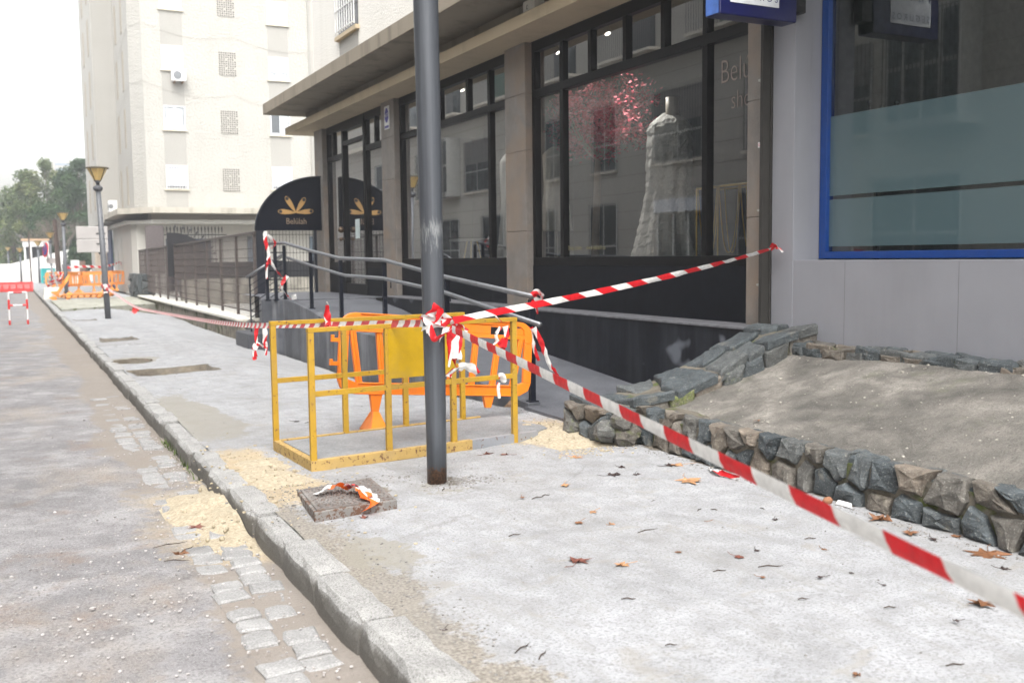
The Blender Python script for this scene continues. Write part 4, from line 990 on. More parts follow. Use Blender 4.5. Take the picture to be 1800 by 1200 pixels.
# ------------------------------------------------------------ house across the street (seen in the shop glass)
oh = thing('opposite_house', (-8, 20, 0), 'beige rendered house with barred windows reflected in the shop glass', 'house')
bx('wall', (-11, -3, -.2), (-5, 62, 11.5), M_opp, oh)
M = MB(); z = .6
while z < 7.3: M.box((-4.9995, -3, z), (-4.996, 62, z+.018)); z += .58
M.build('render_joints', P('joint_brown', (.2, .17, .14), .9, bmp=0), oh)
bx('cornice', (-4.998, -3, 7.42), (-4.55, 62, 7.62), P('pale_cornice', (.52, .48, .41), .8), oh)
gdk = plain('opposite_window_glass', (.045, .055, .06), .12, var=.4, scale=3, bmp=0); bars_m = P('opposite_bars', (.05, .05, .05), .5)
wfr = P('opposite_frame', (.5, .5, .48), .5)
def owin(y0, y1, z0, z1, shutter=.0, green=False):
    wn = bx('window', (-4.998, y0, z0), (-4.975, y1, z1), gdk, oh)
    M = MB()
    for y in (y0, (y0+y1)/2, y1): M.box((-4.974, y-.03, z0), (-4.96, y+.03, z1))
    for z in (z0, z0+(z1-z0)*.4, z1): M.box((-4.9735, y0, z-.03), (-4.961, y1, z+.03))
    M.build('frame', wfr, wn)
    if shutter: bx('shutter', (-4.958, y0, z1-(z1-z0)*shutter), (-4.945, y1, z1), P('roller_green', (.02, .10, .06), .5) if green else P('roller_grey', (.22, .21, .2), .6), wn)
    M = MB(); n_ = int((y1-y0)/.12)
    for i in range(n_+1): y = y0+(y1-y0)*i/n_; M.bar((-4.90, y, z0-.05), (-4.90, y, z1+.05), .014)
    for k in range(4): z = z0+(z1-z0)*k/3; M.bar((-4.90, y0-.05, z), (-4.90, y1+.05, z), .016)
    M.build('bars', bars_m, wn)
    bx('sill', (-4.99, y0-.1, z0-.1), (-4.86, y1+.1, z0-.03), P('pale_cornice', (.5, .46, .38), .8), wn)
for y0, y1 in ((10.6, 12.0), (17.6, 19.0), (20.3, 21.6), (23.5, 25.9), (28.1, 29.5), (31.7, 32.9), (37.8, 40.2), (44, 46), (50, 52)): owin(y0, y1, 4.33, 6.42, .45 if y0 in (17.6, 23.5, 37.8) else 0)
for y0, y1 in ((9, 11.2), (15, 17.5), (20.2, 21.9), (28.05, 29.7), (32.2, 33.3), (36.5, 38.5), (41, 43), (47, 49.5)): owin(y0, y1, .9 if y0 > 27 else 1.1, 3.2)
shp = bx('shop_door', (-4.998, 23.4, .0), (-4.97, 25.7, 2.75), gdk, oh)
M = MB()
for y in (23.4, 24.15, 24.9, 25.7): M.box((-4.969, y-.035, 0), (-4.95, y+.035, 2.75))
M.build('frame', wfr, shp); bx('fascia', (-4.996, 23.2, 2.8), (-4.93, 25.9, 3.2), P('fascia_white', (.5, .52, .56), .5), shp)
for y0 in (6, 11.5, 16, 20.5, 25.2, 30, 35, 40, 45):
    bl = bx('balcony', (-4.997, y0, 7.63), (-4.3, y0+3.0, 7.72), P('pale_cornice', (.5, .46, .38), .8), oh)
    M = MB()
    for i in range(26): M.bar((-4.33, y0+.05+2.9*i/25, 7.72), (-4.33, y0+.05+2.9*i/25, 8.7), .016)
    M.bar((-4.33, y0, 8.7), (-4.33, y0+3, 8.7), .035); M.build('railing', P('balcony_iron', (.12, .12, .12), .5), bl)
    dw = bx('balcony_door', (-4.9975, y0+.7, 7.73), (-4.97, y0+2.2, 10.0), gdk, oh)
    if y0 in (20.5, 35, 16): bx('shutter', (-4.968, y0+.7, 7.9), (-4.95, y0+2.2, 10.0), P('roller_green', (.02, .10, .06), .5), dw)
for y0 in (14.6, 40.8):
    mb = bx('bay_window', (-4.997, y0, 4.2), (-4.35, y0+2.0, 6.75), P('bay_frame', (.42, .41, .38), .6), oh)
    M = MB()
    for k in range(4): M.box((-4.349, y0+.08+.49*k, 4.4), (-4.34, y0+.45+.49*k, 5.5)); M.box((-4.349, y0+.08+.49*k, 5.6), (-4.34, y0+.45+.49*k, 6.6))
    M.build('glazing', gdk, mb)
    M = MB()
    for i in range(20): M.bar((-4.25, y0+2.0*i/19, 4.1), (-4.25, y0+2.0*i/19, 6.7), .016)
    for z in (4.15, 5.0, 5.85, 6.65): M.bar((-4.25, y0, z), (-4.25, y0+2, z), .02)
    M.build('bars', bars_m, mb)

# ------------------------------------------------------------ cream apartment tower
tw = thing('apartment_tower', (12, 55, 0), 'tall cream apartment block with shuttered windows and pierced vents', 'apartment building')
AX, AY0 = 5.55, 50.0
M = MB(); pl = [(AX+.5, AY0), (28, AY0+.0), (28, 68), (AX+.2, 68), (AX, 58), (AX, AY0+.9)]
M.prism([(x, y, 3.98) for x, y in pl], (0, 0, 24)); M.build('wall', M_bigw, tw)
M = MB(); M.prism([(x, y, 3.6) for x, y in ((4.55, 57.6), (8, 57.6), (8, 66), (4.55, 66))], (0, 0, 24.5)); M.build('side_wing', M_bigp, tw)
bx('wing_face', (4.50, 57.9, 3.5), (4.56, 66, 28), M_bigw, tw)
# canopy band over the ground floor and lower beam
def ring(zlo, zhi, d, mt, name):
    M = MB(); pp = [(AX+.55, AY0-d), (28, AY0-d), (28, AY0+2), (AX+1.2, AY0+2), (AX+1.2, 60), (AX-.1-d*.55, 60), (AX-.1-d*.55, AY0+1.2-d*.5)]
    M.prism([(x, y, zlo) for x, y in pp], (0, 0, zhi-zlo)); return M.build(name, mt, tw)
ring(3.72, 3.98, 1.3, M_concB and mk_stucco('tower_canopy_edge', (.44, .41, .35), (.06, .06, .03), .65, 20, .01), 'canopy')
ring(3.25, 3.42, .7, M_bigw, 'lower_beam')
bx('frieze', (AX+.6, AY0-.2, 3.42), (28, AY0+1, 3.72), mk_stucco('frieze_shadow_paint', (.42, .38, .32)), tw)
M = MB(); M.prism([(x, y, -.1) for x, y in ((5.55, 50.6), (28, 50.6), (28, 60), (5.35, 60), (5.35, 51.0))], (0, 0, 3.36)); M.build('ground_floor_wall', mk_stucco('ground_floor_paint', (.42, .405, .37), (.4, .36, .3), .2, 9, .02), tw)
bx('entrance_recess', (5.2, 60.0, -.1), (5.3, 62.6, 3.3), P('blue_door', (.03, .05, .12), .5), tw)
bx('pier', (4.6, 62.6, -.1), (5.4, 63.4, 3.55), P('tan_pier', (.5, .42, .33), .8), tw)
bx('side_ground_wall', (4.6, 64, -.1), (5.4, 66, 3.6), M_bigw, tw)
for y in (55.3, 57.4): bx('slot_window', (5.33, y, .9), (5.349, y+.5, 2.75), P('slot_grey', (.34, .33, .3), .7), tw)
shut = P('white_shutter', (.55, .565, .62), .5, var=.03)
fw_ = P('window_white_frame', (.66, .67, .7), .4)
cur = P('curtain_grey', (.42, .44, .46), .8, var=.3, scale=8)
def twin(cx, z0, z1, mode, w=.98):
    y = AY0
    fo = bx('window', (cx-w/2, y-.012, z0), (cx+w/2, y-.003, z1), P('window_recess_dark', (.10, .11, .12), .3), tw)
    bx('sill', (cx-w/2-.08, y-.10, z0-.09), (cx+w/2+.08, y-.004, z0-.02), P('sill_cream', (.62, .57, .46), .8), fo)
    M = MB(); 
    M.box((cx-w/2, y-.06, z1-.05), (cx+w/2, y-.013, z1)); M.box((cx-w/2, y-.06, z0), (cx-w/2+.05, y-.013, z1-.05)); M.box((cx+w/2-.05, y-.06, z0), (cx+w/2, y-.013, z1-.05))
    zo = {'shut': z0, 'bars': z0+.12, 'ajar': z0+.33, 'open': z1-.06, 'half': z1-.06}[mode]
    if mode in ('open', 'half', 'ajar'): M.box((cx-.03, y-.05, z0), (cx+.03, y-.014, zo)); M.box((cx-w/2+.05, y-.05, z0), (cx+w/2-.05, y-.0145, z0+.06))
    M.build('frame', fw_, fo)
    if mode != 'half' or True:
        if zo < z1-.1:
            M = MB(); zz = zo
            while zz < z1-.05: M.box((cx-w/2+.05, y-.045, zz), (cx+w/2-.05, y-.03, min(zz+.045, z1-.05))); zz += .05
            M.build('shutter', shut, fo)
    if mode in ('open', 'ajar'): bx('curtain', (cx-w/2+.08, y-.022, z0+.06), (cx+w/2-.08, y-.014, max(zo, z0+.2)), cur, fo)
    if mode == 'half': bx('curtain', (cx+.05, y-.022, z0+.06), (cx+w/2-.08, y-.014, z1-.05), cur, fo)
    if mode == 'bars':
        M = MB()
        for i in range(9): x = cx-w/2+w*i/8; M.bar((x, y-.12, z0-.05), (x, y-.12, z1+.02), .022)
        for z in (z0, z1-.05): M.bar((cx-w/2, y-.12, z), (cx+w/2, y-.12, z), .022)
        M.build('bars', M_whitep, fo)
modesL = ['bars', 'open', 'shut', 'shut', 'shut', 'open', 'shut']; modesR = ['bars', 'half', 'ajar', 'shut', 'shut', 'open', 'shut']
for k in range(6):
    zl = 4.93+2.79*k; twin(7.40, zl, zl+1.08, modesL[k]); twin(12.43, 5.0+2.68*k, 5.0+2.68*k+1.08, modesR[k]); 
    for cx in (17.4,): twin(cx, zl, zl+1.08, 'shut')
    for cx, z in ((7.40, zl), (12.43, 5.0+2.68*k)):
        if k == 0: bx('spandrel', (cx-.5, AY0-.008, 3.99), (cx+.5, AY0-.002, z-.1), M_bigp, tw)
        bx('spandrel', (cx-.5, AY0-.008, z+1.10), (cx+.5, AY0-.002, z+2.58), M_bigp, tw)
    zv = 4.82+2.78*k
    vo = bx('vent', (9.54, AY0-.02, zv), (10.37, AY0-.004, zv+1.12), P('vent_cream', (.385, .37, .335), .9), tw)
    M = MB()
    for i in range(8):
        for j in range(11):
            x, z = 9.59+.104*i, zv+.05+.102*j; s = .044 if (i+j) % 2 else .038
            if (i % 4 == 3 and j % 4 == 3): continue
            M.poly([(x-s, AY0-.0215, z), (x, AY0-.0215, z-s), (x+s, AY0-.0215, z), (x, AY0-.0215, z+s)])
    M.build('vent_openings', P('vent_dark', (.03, .028, .026), .9, bmp=0), vo)
# slots on the street faces
for k in range(7):
    z = 4.3+2.79*k
    for y in (53.1, 55.9): bx('slot_window', (AX-.025, y, z), (AX-.002, y+.55, z+1.9), P('slot_tan', (.33, .29, .235), .8), tw)
    for y in (59.6, 63.0): bx('slot_window', (4.475, y, z), (4.498, y+.7, z+1.9), P('slot_tan', (.33, .29, .235), .8), tw)
g1, g2 = ay(432, 415, 50.6), ay(449, 461, 50.6)
for cx0 in (10.75, 13.9):
    wn = bx('ground_window', (cx0, 50.56, 1.35), (cx0+.85, 50.597, 2.66), P('blue_curtain', (.16, .21, .26), .7, var=.35, scale=9), tw)
    M = MB()
    for i in range(8): M.bar((cx0+.12*i, 50.5, 1.3), (cx0+.12*i, 50.5, 2.7), .02)
    for z in (1.4, 1.95, 2.6): M.bar((cx0, 50.5, z), (cx0+.85, 50.5, z), .025)
    M.build('bars', P('bars_dark', (.06, .07, .09), .5), wn)
pl_ = bx('wall_plaque', (6.1, 50.57, 2.85), (6.32, 50.596, 3.05), P('plaque_red', (.5, .03, .05), .5), tw); bx('wall_box', (6.42, 50.56, 2.82), (6.62, 50.597, 3.07), P('box_cream', (.6, .57, .5), .6), tw)
bx('corner_pipe', (13.95, AY0-.08, 3.98), (14.03, AY0-.01, 24), M_bigp, tw)
bx('next_window', (14.25, AY0-.02, 9.4), (14.6, AY0-.004, 12.2), P('blue_glass', (.2, .24, .29), .2, bmp=0), tw)
M = MB()
for zs, ze, s in ((12.55, 11.9, .35), (9.9, 9.05, .4)):
    pts = [(AX-.03, 57, zs-1.1), (AX-.03, 51, zs-.1), (AX+.45, AY0-.04, zs)]+[(AX+.5+8.4*t/10, AY0-.04, zs+(ze-zs)*t/10-s*sin(pi*((t*2) % 10)/10)) for t in range(11)]
    M.tube(pts, .005, 4)
M.build('wall_cable', P('cable_grey', (.25, .23, .2), .8), tw)
ac = thing('air_conditioner', (7.5, 49.7, 9.95), 'white air conditioner hanging under a shuttered tower window', 'air conditioner')
AC = 7.62
M = MB(); M.box((AC-.32, 49.55, 9.92), (AC+.32, 49.86, 10.44)); M.build('casing', M_whitep, ac, bevel=.02)
M = MB(); M.tube([(AC-.07, 49.545, 10.18), (AC-.07, 49.53, 10.18)], .19, 24); M.build('fan_grille', P('grille_grey', (.18, .19, .2), .6), ac)
M = MB(); M.box((AC-.2, 49.6, 9.84), (AC-.16, 50, 9.92)); M.box((AC+.16, 49.6, 9.84), (AC+.2, 50, 9.92)); M.build('brackets', P('rust_brown', (.2, .12, .07), .7), ac)
for (x, y, lab) in ((4.95, 55.2, 'white air conditioner box standing on the tower canopy, nearer the corner'), (4.75, 58.6, 'pale air conditioner on the tower canopy, farther from the corner')):
    a2 = thing('air_conditioner', (x, y, 3.99), lab, 'air conditioner')
    bx('casing', (x-.2, y-.35, 4.02), (x+.2, y+.35, 4.6), M_whitep, a2, bevel=.02)
    M = MB(); M.tube([(x-.205, y, 4.3), (x-.215, y, 4.3)], .18, 16); M.tube([(x-.1, y-.355, 4.3), (x-.1, y-.365, 4.3)], .12, 16); M.build('fan_grille', P('grille_grey', (.18, .19, .2), .6), a2)
    bx('foot', (x-.18, y-.3, 3.985), (x+.18, y+.3, 4.02), M_dark, a2)

# ------------------------------------------------------------ lamp posts
lampg = plain('amber_lamp_glass', (.60, .42, .16), .3, var=.1, scale=20, bmp=0)
def lamp(x, y, lab, h=3.95, lean=0.0, r0=.062, hs=1.0, full=True):
    root = thing('street_lamp', (x, y, gz(x, y) if y < 40 else 0), lab, 'street lamp', 'street lamps along the pavement')
    zb = gz(x, y) if y < 40 else 0
    lx = lambda z: x-lean*z
    M = MB(); M.tube([(x, y, zb-.05), (lx(1), y, 1), (lx(h-.5), y, h-.5)], [r0, r0, r0*.8], 14); M.build('pole', P('lamp_grey', (.10, .105, .115), .5, var=.15), root, shade=True)
    c = lx(h-.45)
    M = MB(); M.tube([(c, y, h-.62), (c, y, h-.56), (c, y, h-.5), (c, y, h-.45)], [.06*hs, .12*hs, .12*hs, .05*hs], 14); M.tube([(c, y, h-.46), (c, y, h-.38), (c, y, h-.33)], [.04*hs, .05*hs, .10*hs], 14)
    M.build('collar', P('lamp_dark', (.06, .062, .07), .5), root, shade=True)
    M = MB(); M.tube([(c, y, h-.33), (c, y, h-.02)], [.09*hs, .25*hs], 8, cap=False); M.build('lantern_glass', lampg, root)
    M = MB(); 
    for k in range(4):
        a = pi/4+k*pi/2; M.bar((c+.10*hs*cos(a), y+.10*hs*sin(a), h-.34), (c+.26*hs*cos(a), y+.26*hs*sin(a), h-.01), .018)
    M.tube([(c, y, h-.025), (c, y, h), (c, y, h+.02)], [.285*hs, .29*hs, .24*hs], 16); M.build('lantern_cap', P('lamp_cap', (.10, .085, .05), .5), root)
    return root
lamp(2.30, 28.2, 'leaning grey street lamp with an amber lantern beside the low wall, nearest of the row', 3.93, lean=.03, r0=.075)
lamp(2.40, 51.0, 'second amber street lamp, rising behind the orange barriers', 3.78, r0=.085)
lamp(2.3, 64.5, 'amber street lamp between the brown pole and the turquoise toilet', 3.25)
lamp(2.05, 81.0, 'small distant street lamp right in front of the white garden wall', 3.05, r0=.08)
lamp(.87, 82.6, 'small distant street lamp in front of the left end of the white wall', 2.6, r0=.07)
lamp(.10, 108, 'farthest tiny street lamp at the left edge of the view', 3.0, r0=.09)
# big pole in the foreground
bp = thing('lamp_pole', (2.49, 6.10, 0), 'thick dark grey lamp pole in the foreground with scratched paint and a rusty foot', 'pole')
M = MB(); M.tube([(2.50, 6.10, -.02), (2.50, 6.10, .35), (2.495, 6.10, 1.2), (2.487, 6.10, 2.4), (2.475, 6.10, 3.9), (2.47, 6.1, 5.2)], [.066, .068, .073, .079, .083, .08], 40); M.build('shaft', M_pole, bp, shade=True)
M = MB(); M.tube([(2.47, 6.1, 5.2), (2.47, 6.1, 5.3)], [.1, .1], 20); M.build('collar', P('lamp_dark', (.06, .062, .07), .5), bp)
M = MB(); M.tube([(2.47, 6.1, 5.3), (2.47, 6.1, 5.42), (2.47, 6.1, 5.75)], [.05, .1, .3], 8); M.build('lantern_glass', lampg, bp)
M = MB(); M.tube([(2.47, 6.1, 5.75), (2.47, 6.1, 5.79)], [.31, .25], 16); M.build('lantern_cap', P('lamp_cap', (.10, .085, .05), .5), bp)

# ------------------------------------------------------------ distant street things
bs = thing('blank_sign_board', (2.85, 40, 0), 'blank grey double board seen from behind the nearest street lamp', 'sign')
gb = P('board_grey', (.36, .34, .33), .5, var=.06, scale=2)
M = MB(); M.box((2.30, 40, 2.34), (3.38, 40.12, 2.80)); M.build('upper_board', gb, bs, bevel=.02)
M = MB(); M.box((2.30, 40, 1.84), (3.38, 40.12, 2.33)); M.build('lower_board', gb, bs, bevel=.02)
for z in (2.52, 2.14): bx('clamp', (2.98, 39.98, z), (3.30, 39.995, z+.04), M_dark, bs)
M = MB(); M.tube([(3.2, 40.2, -.2), (3.2, 40.2, 2.7)], .05, 10); M.tube([(3.05, 40.1, 1.84), (3.17, 40.2, 1.7), (3.2, 40.2, 1.5)], .03, 6); M.build('post', M_railpost, bs)
bo = thing('wooden_utility_pole', (2.75, 68, 0), 'tall dark brown wooden pole beside the turquoise toilet', 'utility pole')
M = MB(); M.tube([(2.85, 68, -.1), (2.72, 68, 4.1)], [.17, .12], 10); M.build('shaft', P('tarred_wood', (.07, .045, .035), .9), bo); bx('cap', (2.6, 67.9, 4.1), (2.84, 68.1, 4.15), M_dark, bo)
M = MB(); M.tube([(1.55, 83, 0), (1.5, 83, 3.6)], .05, 8); tag(M.build('bare_pole', P('tarred_wood', (.07, .045, .035), .9)), 'thin bare dark pole in front of the white pavilion', 'pole')
rs = thing('tilted_road_sign', (1.9, 45, 0), 'round red and blue no parking sign on a badly leaning pole', 'road sign')
M = MB(); M.tube([(1.93, 45, -.05), (1.47, 45, 1.8), (1.36, 45, 2.3)], .035, 8); M.build('post', P('galvanised', (.42, .43, .44), .4, metal=.4), rs)
def disc(M, c, nrm, r, n=28, off=0.0):
    nrm = V(nrm).normalized(); u = nrm.cross(V((0, 0, 1))).normalized(); v = u.cross(nrm); M.poly([V(c)+nrm*off+(u*cos(2*pi*i/n)+v*sin(2*pi*i/n))*r for i in range(n)])
sn = V((-1, -.30, .12)).normalized(); cc = V((1.40, 44.93, 2.0))
M = MB(); M.tube([cc-sn*.02, cc+sn*.01], .30, 28); M.build('red_rim', P('sign_red', (.55, .03, .04), .4, bmp=0), rs)
M = MB(); M.tube([cc+sn*.01, cc+sn*.014], .215, 28); M.build('blue_disc', P('sign_blue', (.02, .07, .30), .4, bmp=0), rs)
u_ = sn.cross(V((0, 0, 1))).normalized(); v_ = u_.cross(sn)
M = MB(); M.bar(cc+sn*.02+(u_-v_)*.16, cc+sn*.02-(u_-v_)*.16, .05, .004, up=sn); M.build('red_slash', P('sign_red', (.55, .03, .04), .4), rs)
bx('plate', (1.42, 44.96, 1.45), (1.75, 44.98, 1.66), P('board_grey', (.36, .34, .33), .5), rs)
cb = MB(); cb.hexa([(1.22, 44.3, 0), (2.0, 44.3, 0), (2.0, 44.9, 0), (1.22, 44.9, 0), (1.28, 44.4, .48), (1.94, 44.4, .48), (1.94, 44.8, .48), (1.28, 44.8, .48)])
tag(cb.build('concrete_block', P('white_concrete', (.62, .6, .55), .8, var=.1), bevel=.03), 'white concrete block at the kerb below the tilted sign', 'block')
# red and white trestle in the road
tr_ = thing('road_trestle', (.2, 29.29, -.13), 'red and white tubular trestle standing alone in the roadway', 'barrier')
wt = P('white_paint_tube', (.72, .72, .72), .4, bmp=0); rdp = P('red_paint_tube', (.62, .03, .03), .4, bmp=0)
x0, x1, yb = -.02, .41, 29.29
def seg(M1, M2, pts, cuts):
    for a, b, isred in cuts:
        A = V(pts[0]).lerp(V(pts[1]), a); B = V(pts[0]).lerp(V(pts[1]), b); 
        if isred: M2_ = MB(); M2_.tube([A, B], .027, 8); M2_.build('red_sleeve', rdp, tr_)
        else: M1.tube([A, B], .022, 8)
M1, M2 = MB(), MB()
for x in (x0, x1): seg(M1, M2, [(x, yb, -.13), (x, yb, .72)], [(0, .14, 1), (.14, .48, 0), (.48, .78, 1), (.78, 1, 0)])
seg(M1, M2, [(x0, yb, .72), (x1, yb, .72)], [(0, .28, 0), (.28, .75, 1), (.75, 1, 0)]); seg(M1, M2, [(x0, yb, .38), (x1, yb, .38)], [(0, .22, 1), (.22, .75, 0), (.75, 1, 1)])
for x in (x0, x1): M1.tube([(x, yb+.02, .7), (x, yb+.45, -.13)], .02, 8)
M1.build('white_tubes', wt, tr_)
# red water filled barriers
rbp = thing('plastic_road_barrier', (-1.2, 62.5, -.13), 'red water filled road barrier cut off by the left edge', 'barrier', 'red plastic barriers across the road')
def rbar(root, xc, w):
    M = MB(); M.prism([(xc-w/2, 62.5-.22, -.13), (xc-w/2, 62.5-.2, .05), (xc-w/2, 62.5-.08, .3), (xc-w/2, 62.5-.08, .42), (xc-w/2, 62.58, .42), (xc-w/2, 62.58, .3), (xc-w/2, 62.7, .05), (xc-w/2, 62.72, -.13)], (w, 0, 0)); M.build('body', M_redp, root, bevel=.03)
    M = MB()
    for k in range(5): x = xc-w/2+.15+(w-.3)*k/4; M.box((x-.03, 62.25, -.08), (x+.03, 62.36, .28))
    M.build('ribs', M_redp, root, bevel=.01)
rbar(rbp, -1.05, 1.05)
rb2 = thing('plastic_road_barrier', (.36, 62.5, -.13), 'red water filled road barrier standing fully in view across the roadway', 'barrier', 'red plastic barriers across the road'); rbar(rb2, .38, 1.72)
pt = thing('portable_toilet', (2.5, 77, 0), 'turquoise portable toilet cabin with a white roof', 'portable toilet')
M = MB(); M.box((2.05, 76.5, .05), (2.95, 77.5, 1.1)); M.build('cabin', P('turquoise_plastic', (.0, .36, .36), .5, var=.08, scale=3), pt, bevel=.03)
M = MB(); M.hexa([(2.0, 76.45, 1.1), (3.0, 76.45, 1.1), (3.0, 77.55, 1.1), (2.0, 77.55, 1.1), (2.1, 76.6, 1.28), (2.9, 76.6, 1.28), (2.9, 77.4, 1.28), (2.1, 77.4, 1.28)]); M.build('roof', M_whitep, pt)
M = MB(); M.box((2.15, 76.47, .1), (2.85, 76.49, 1.05)); M.build('door', P('turquoise_door', (.0, .28, .29), .5), pt); bx('door_plate', (2.4, 76.45, .75), (2.75, 76.465, .95), M_whitep, pt)
# white wall, pavilion
gw = thing('white_garden_wall', (2, 85, 0), 'long whitewashed garden wall below the trees', 'wall')
wwm = mk_stucco('whitewash', (.74, .73, .71), (.45, .44, .4), .4, 8, .02)
M = MB(); M.hexa([(-.2, 85, -.2), (4.4, 85, -.2), (4.4, 85.4, -.2), (-.2, 85.4, -.2), (-.2, 85, 1.3), (4.4, 85, 2.5), (4.4, 85.4, 2.5), (-.2, 85.4, 1.3)]); M.build('wall', wwm, gw)
bx('lower_wall', (.6, 84.6, -.2), (6, 84.99, .9), wwm, gw)
bx('left_wall', (-14, 95, -.2), (.2, 95.4, 1.4), wwm, gw)
pv = thing('white_pavilion', (1.9, 88, 1.5), 'small white pavilion with columns and a terracotta edged roof above the wall', 'pavilion')
bx('roof', (1.05, 87.4, 3.2), (3.1, 90, 3.36), P('terracotta_edge', (.5, .34, .22), .8), pv); bx('frieze', (1.15, 87.5, 2.75), (3.0, 89.9, 3.2), wwm, pv)
for x in (1.2, 1.62, 2.85): bx('column', (x, 87.5, 1.5), (x+.14, 87.64, 2.75), wwm, pv)
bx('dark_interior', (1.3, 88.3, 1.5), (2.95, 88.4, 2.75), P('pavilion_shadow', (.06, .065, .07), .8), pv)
bx('base', (1.0, 87.4, 0), (3.2, 90, 1.5), wwm, pv)
gp2 = thing('brick_gatepost', (4.4, 72, 0), 'pale and brown gatepost behind the orange barriers', 'gatepost')
bx('pale_side', (3.75, 72, -.1), (4.25, 72.6, 1.62), wwm, gp2); bx('brown_side', (4.25, 72, -.1), (4.62, 72.6, 1.55), P('brown_brick', (.2, .13, .1), .9, var=.3, scale=5), gp2)
bx('dark_gate_leaf', (3.2, 72.3, -.1), (3.75, 72.35, 1.35), P('gate_leaf_grey', (.12, .12, .13), .6), gp2)

# ------------------------------------------------------------ trees
M_fol1 = mk_leaf('dark_foliage', [(.018, .04, .018), (.035, .07, .028), (.075, .12, .045)]); M_fol2 = mk_leaf('olive_foliage', [(.05, .075, .03), (.09, .13, .05), (.20, .22, .09)])
bark = P('tree_bark', (.12, .09, .07), .95, var=.3, scale=6, bmp=.5)
def tree(x, y, h, rx, lab, mt, n=3600, s=.2, z0=None, clumps=34, name='leafy_tree', squash=1.0):
    root = thing(name, (x, y, 0), lab, 'tree', 'trees at the end of the street')
    M = MB(); hz = z0 if z0 is not None else h*.3
    M.tube([(x, y, -.3), (x+.1, y, hz*.6), (x, y+.1, h*.6)], [.28, .2, .09], 8)
    cl = []
    for i in range(clumps):
        a = rng.uniform(0, 2*pi); t = rng.random(); zz = hz+(h-hz)*t; rr = rx*sqrt(max(.05, 1-((t-.42)/.62)**2))*sqrt(rng.random())
        cl.append((V((x+rr*cos(a), y+rr*sin(a)*squash, zz)), rng.uniform(.5, .95)*rx*.55))
    for c, r in cl[:14]: M.tube([(x, y, hz+.3), ((x+c.x)/2, (y+c.y)/2, (hz+c.z)/2+.1), c], [.09, .05, .015], 5)
    M.build('trunk', bark, root)
    M = MB(); per = int(n*1.5)//clumps; s *= 1.15
    for c, r in cl:
        tb = rng.uniform(0, 1)
        for k in range(per):
            d = V([rng.gauss(0, 1) for _ in range(3)]).normalized(); p = c+d*r*(rng.random()**.4)
            u = V([rng.gauss(0, 1) for _ in range(3)]).normalized(); v = u.orthogonal().normalized(); ss = s*rng.uniform(.5, 1.2); t = max(0, min(1, tb*.6+rng.random()*.45))
            ids = [M.vert(q, tint=t) for q in (p-u*ss*.5, p+v*ss*.3, p+u*ss*.5, p-v*ss*.3)]; M.face(ids)
    M.build('crown', mt, root)
tree(3.6, 104, 10.6, 1.7, 'tall pale olive tree, left of the two tallest crowns', M_fol2, 4200, .26, 3)
tree(2.1, 103, 9.6, 1.4, 'loose pale tree behind the white pavilion', M_fol2, 3600, .26, 3)
tree(6.4, 100, 10.8, 1.5, 'dark conifer like tree right beside the apartment tower', M_fol1, 4600, .24, 4)
tree(5.0, 101, 9.6, 1.5, 'dark tree filling the gap between the olive tree and the tall dark one', M_fol1, 4600, .24, 3)
tree(5.7, 96, 8.6, 1.7, 'rounded mid green tree in front of the dark one near the tower', M_fol1, 4600, .22, 2)
tree(.6, 112, 8.2, 2.6, 'broad grey green tree over the left end of the white wall', M_fol2, 5200, .28, 1.2)
tree(3.2, 94, 5.8, 2.3, 'low dark tree spreading behind the white wall', M_fol1, 5600, .2, 1.6)
tree(6.2, 92, 5.2, 1.8, 'low dark bushy tree next to the tower wing', M_fol1, 4600, .2, .8)
tree(-3.5, 125, 8, 4, 'distant tree at the left edge beyond the farthest lamp', M_fol1, 4200, .34, 1)
tree(4.6, 80, 2.5, 1.0, 'ivy covered shrub above the brick gatepost', M_fol1, 3000, .14, .6, name='shrub')
# bare shrub-like tree with twigs
root = thing('bare_tree', (3.9, 89, 0), 'leafless twiggy tree behind the turquoise toilet', 'tree', 'trees at the end of the street')
M = MB()
def br(p, d, ln, r, k):
    q = p+d*ln; M.tube([p, q], [r, r*.6], 4, cap=False)
    if k:
        for _ in range(3):
            e = (d+V((rng.gauss(0, .45), rng.gauss(0, .45), rng.gauss(.05, .3)))).normalized(); br(q, e, ln*rng.uniform(.65, .85), r*.6, k-1)
br(V((3.9, 89, 0)), V((0, 0, 1)), 1.5, .1, 0)
for _ in range(7): br(V((3.9, 89, 1.4)), V((rng.gauss(-.1, .55), rng.gauss(0, .4), 1)).normalized(), 1.3, .05, 4)
M.build('branches', P('grey_twigs', (.16, .13, .11), .9), root)
far = thing('far_apartment_block', (7, 150, 0), 'pale apartment block showing between the tree tops', 'apartment building')
bx('wall', (6.2, 150, 0), (9.5, 160, 15.2), M_bigw, far)
M = MB()
for k in range(5): M.box((6.4, 149.96, 11.8+k*.7), (9.3, 149.99, 12.1+k*.7))
M.build('window_band', P('far_blue_glass', (.25, .3, .36), .3, bmp=0), far)
# ------------------------------------------------------------ yellow railed platform
cage = thing('railed_trench_platform', (2.9, 7.4, 0), 'yellow tubular railings with a square yellow plate on a concrete filled steel platform', 'platform')
CA = radians(7.5); cu = V((cos(CA), sin(CA), 0)); cv = V((-sin(CA)*.35, cos(CA), 0)).normalized(); C0 = V((1.872, 6.863, 0))
def cp(s, t, z): return C0+cu*s+cv*t+V((0, 0, z))
W_, D_ = 2.12, .93
M = MB(); e = .045
pts = [cp(e, e, .012), cp(W_-.02, e+.0, .012), cp(W_-.02, D_-e, .012), cp(e, D_-e, .012)]
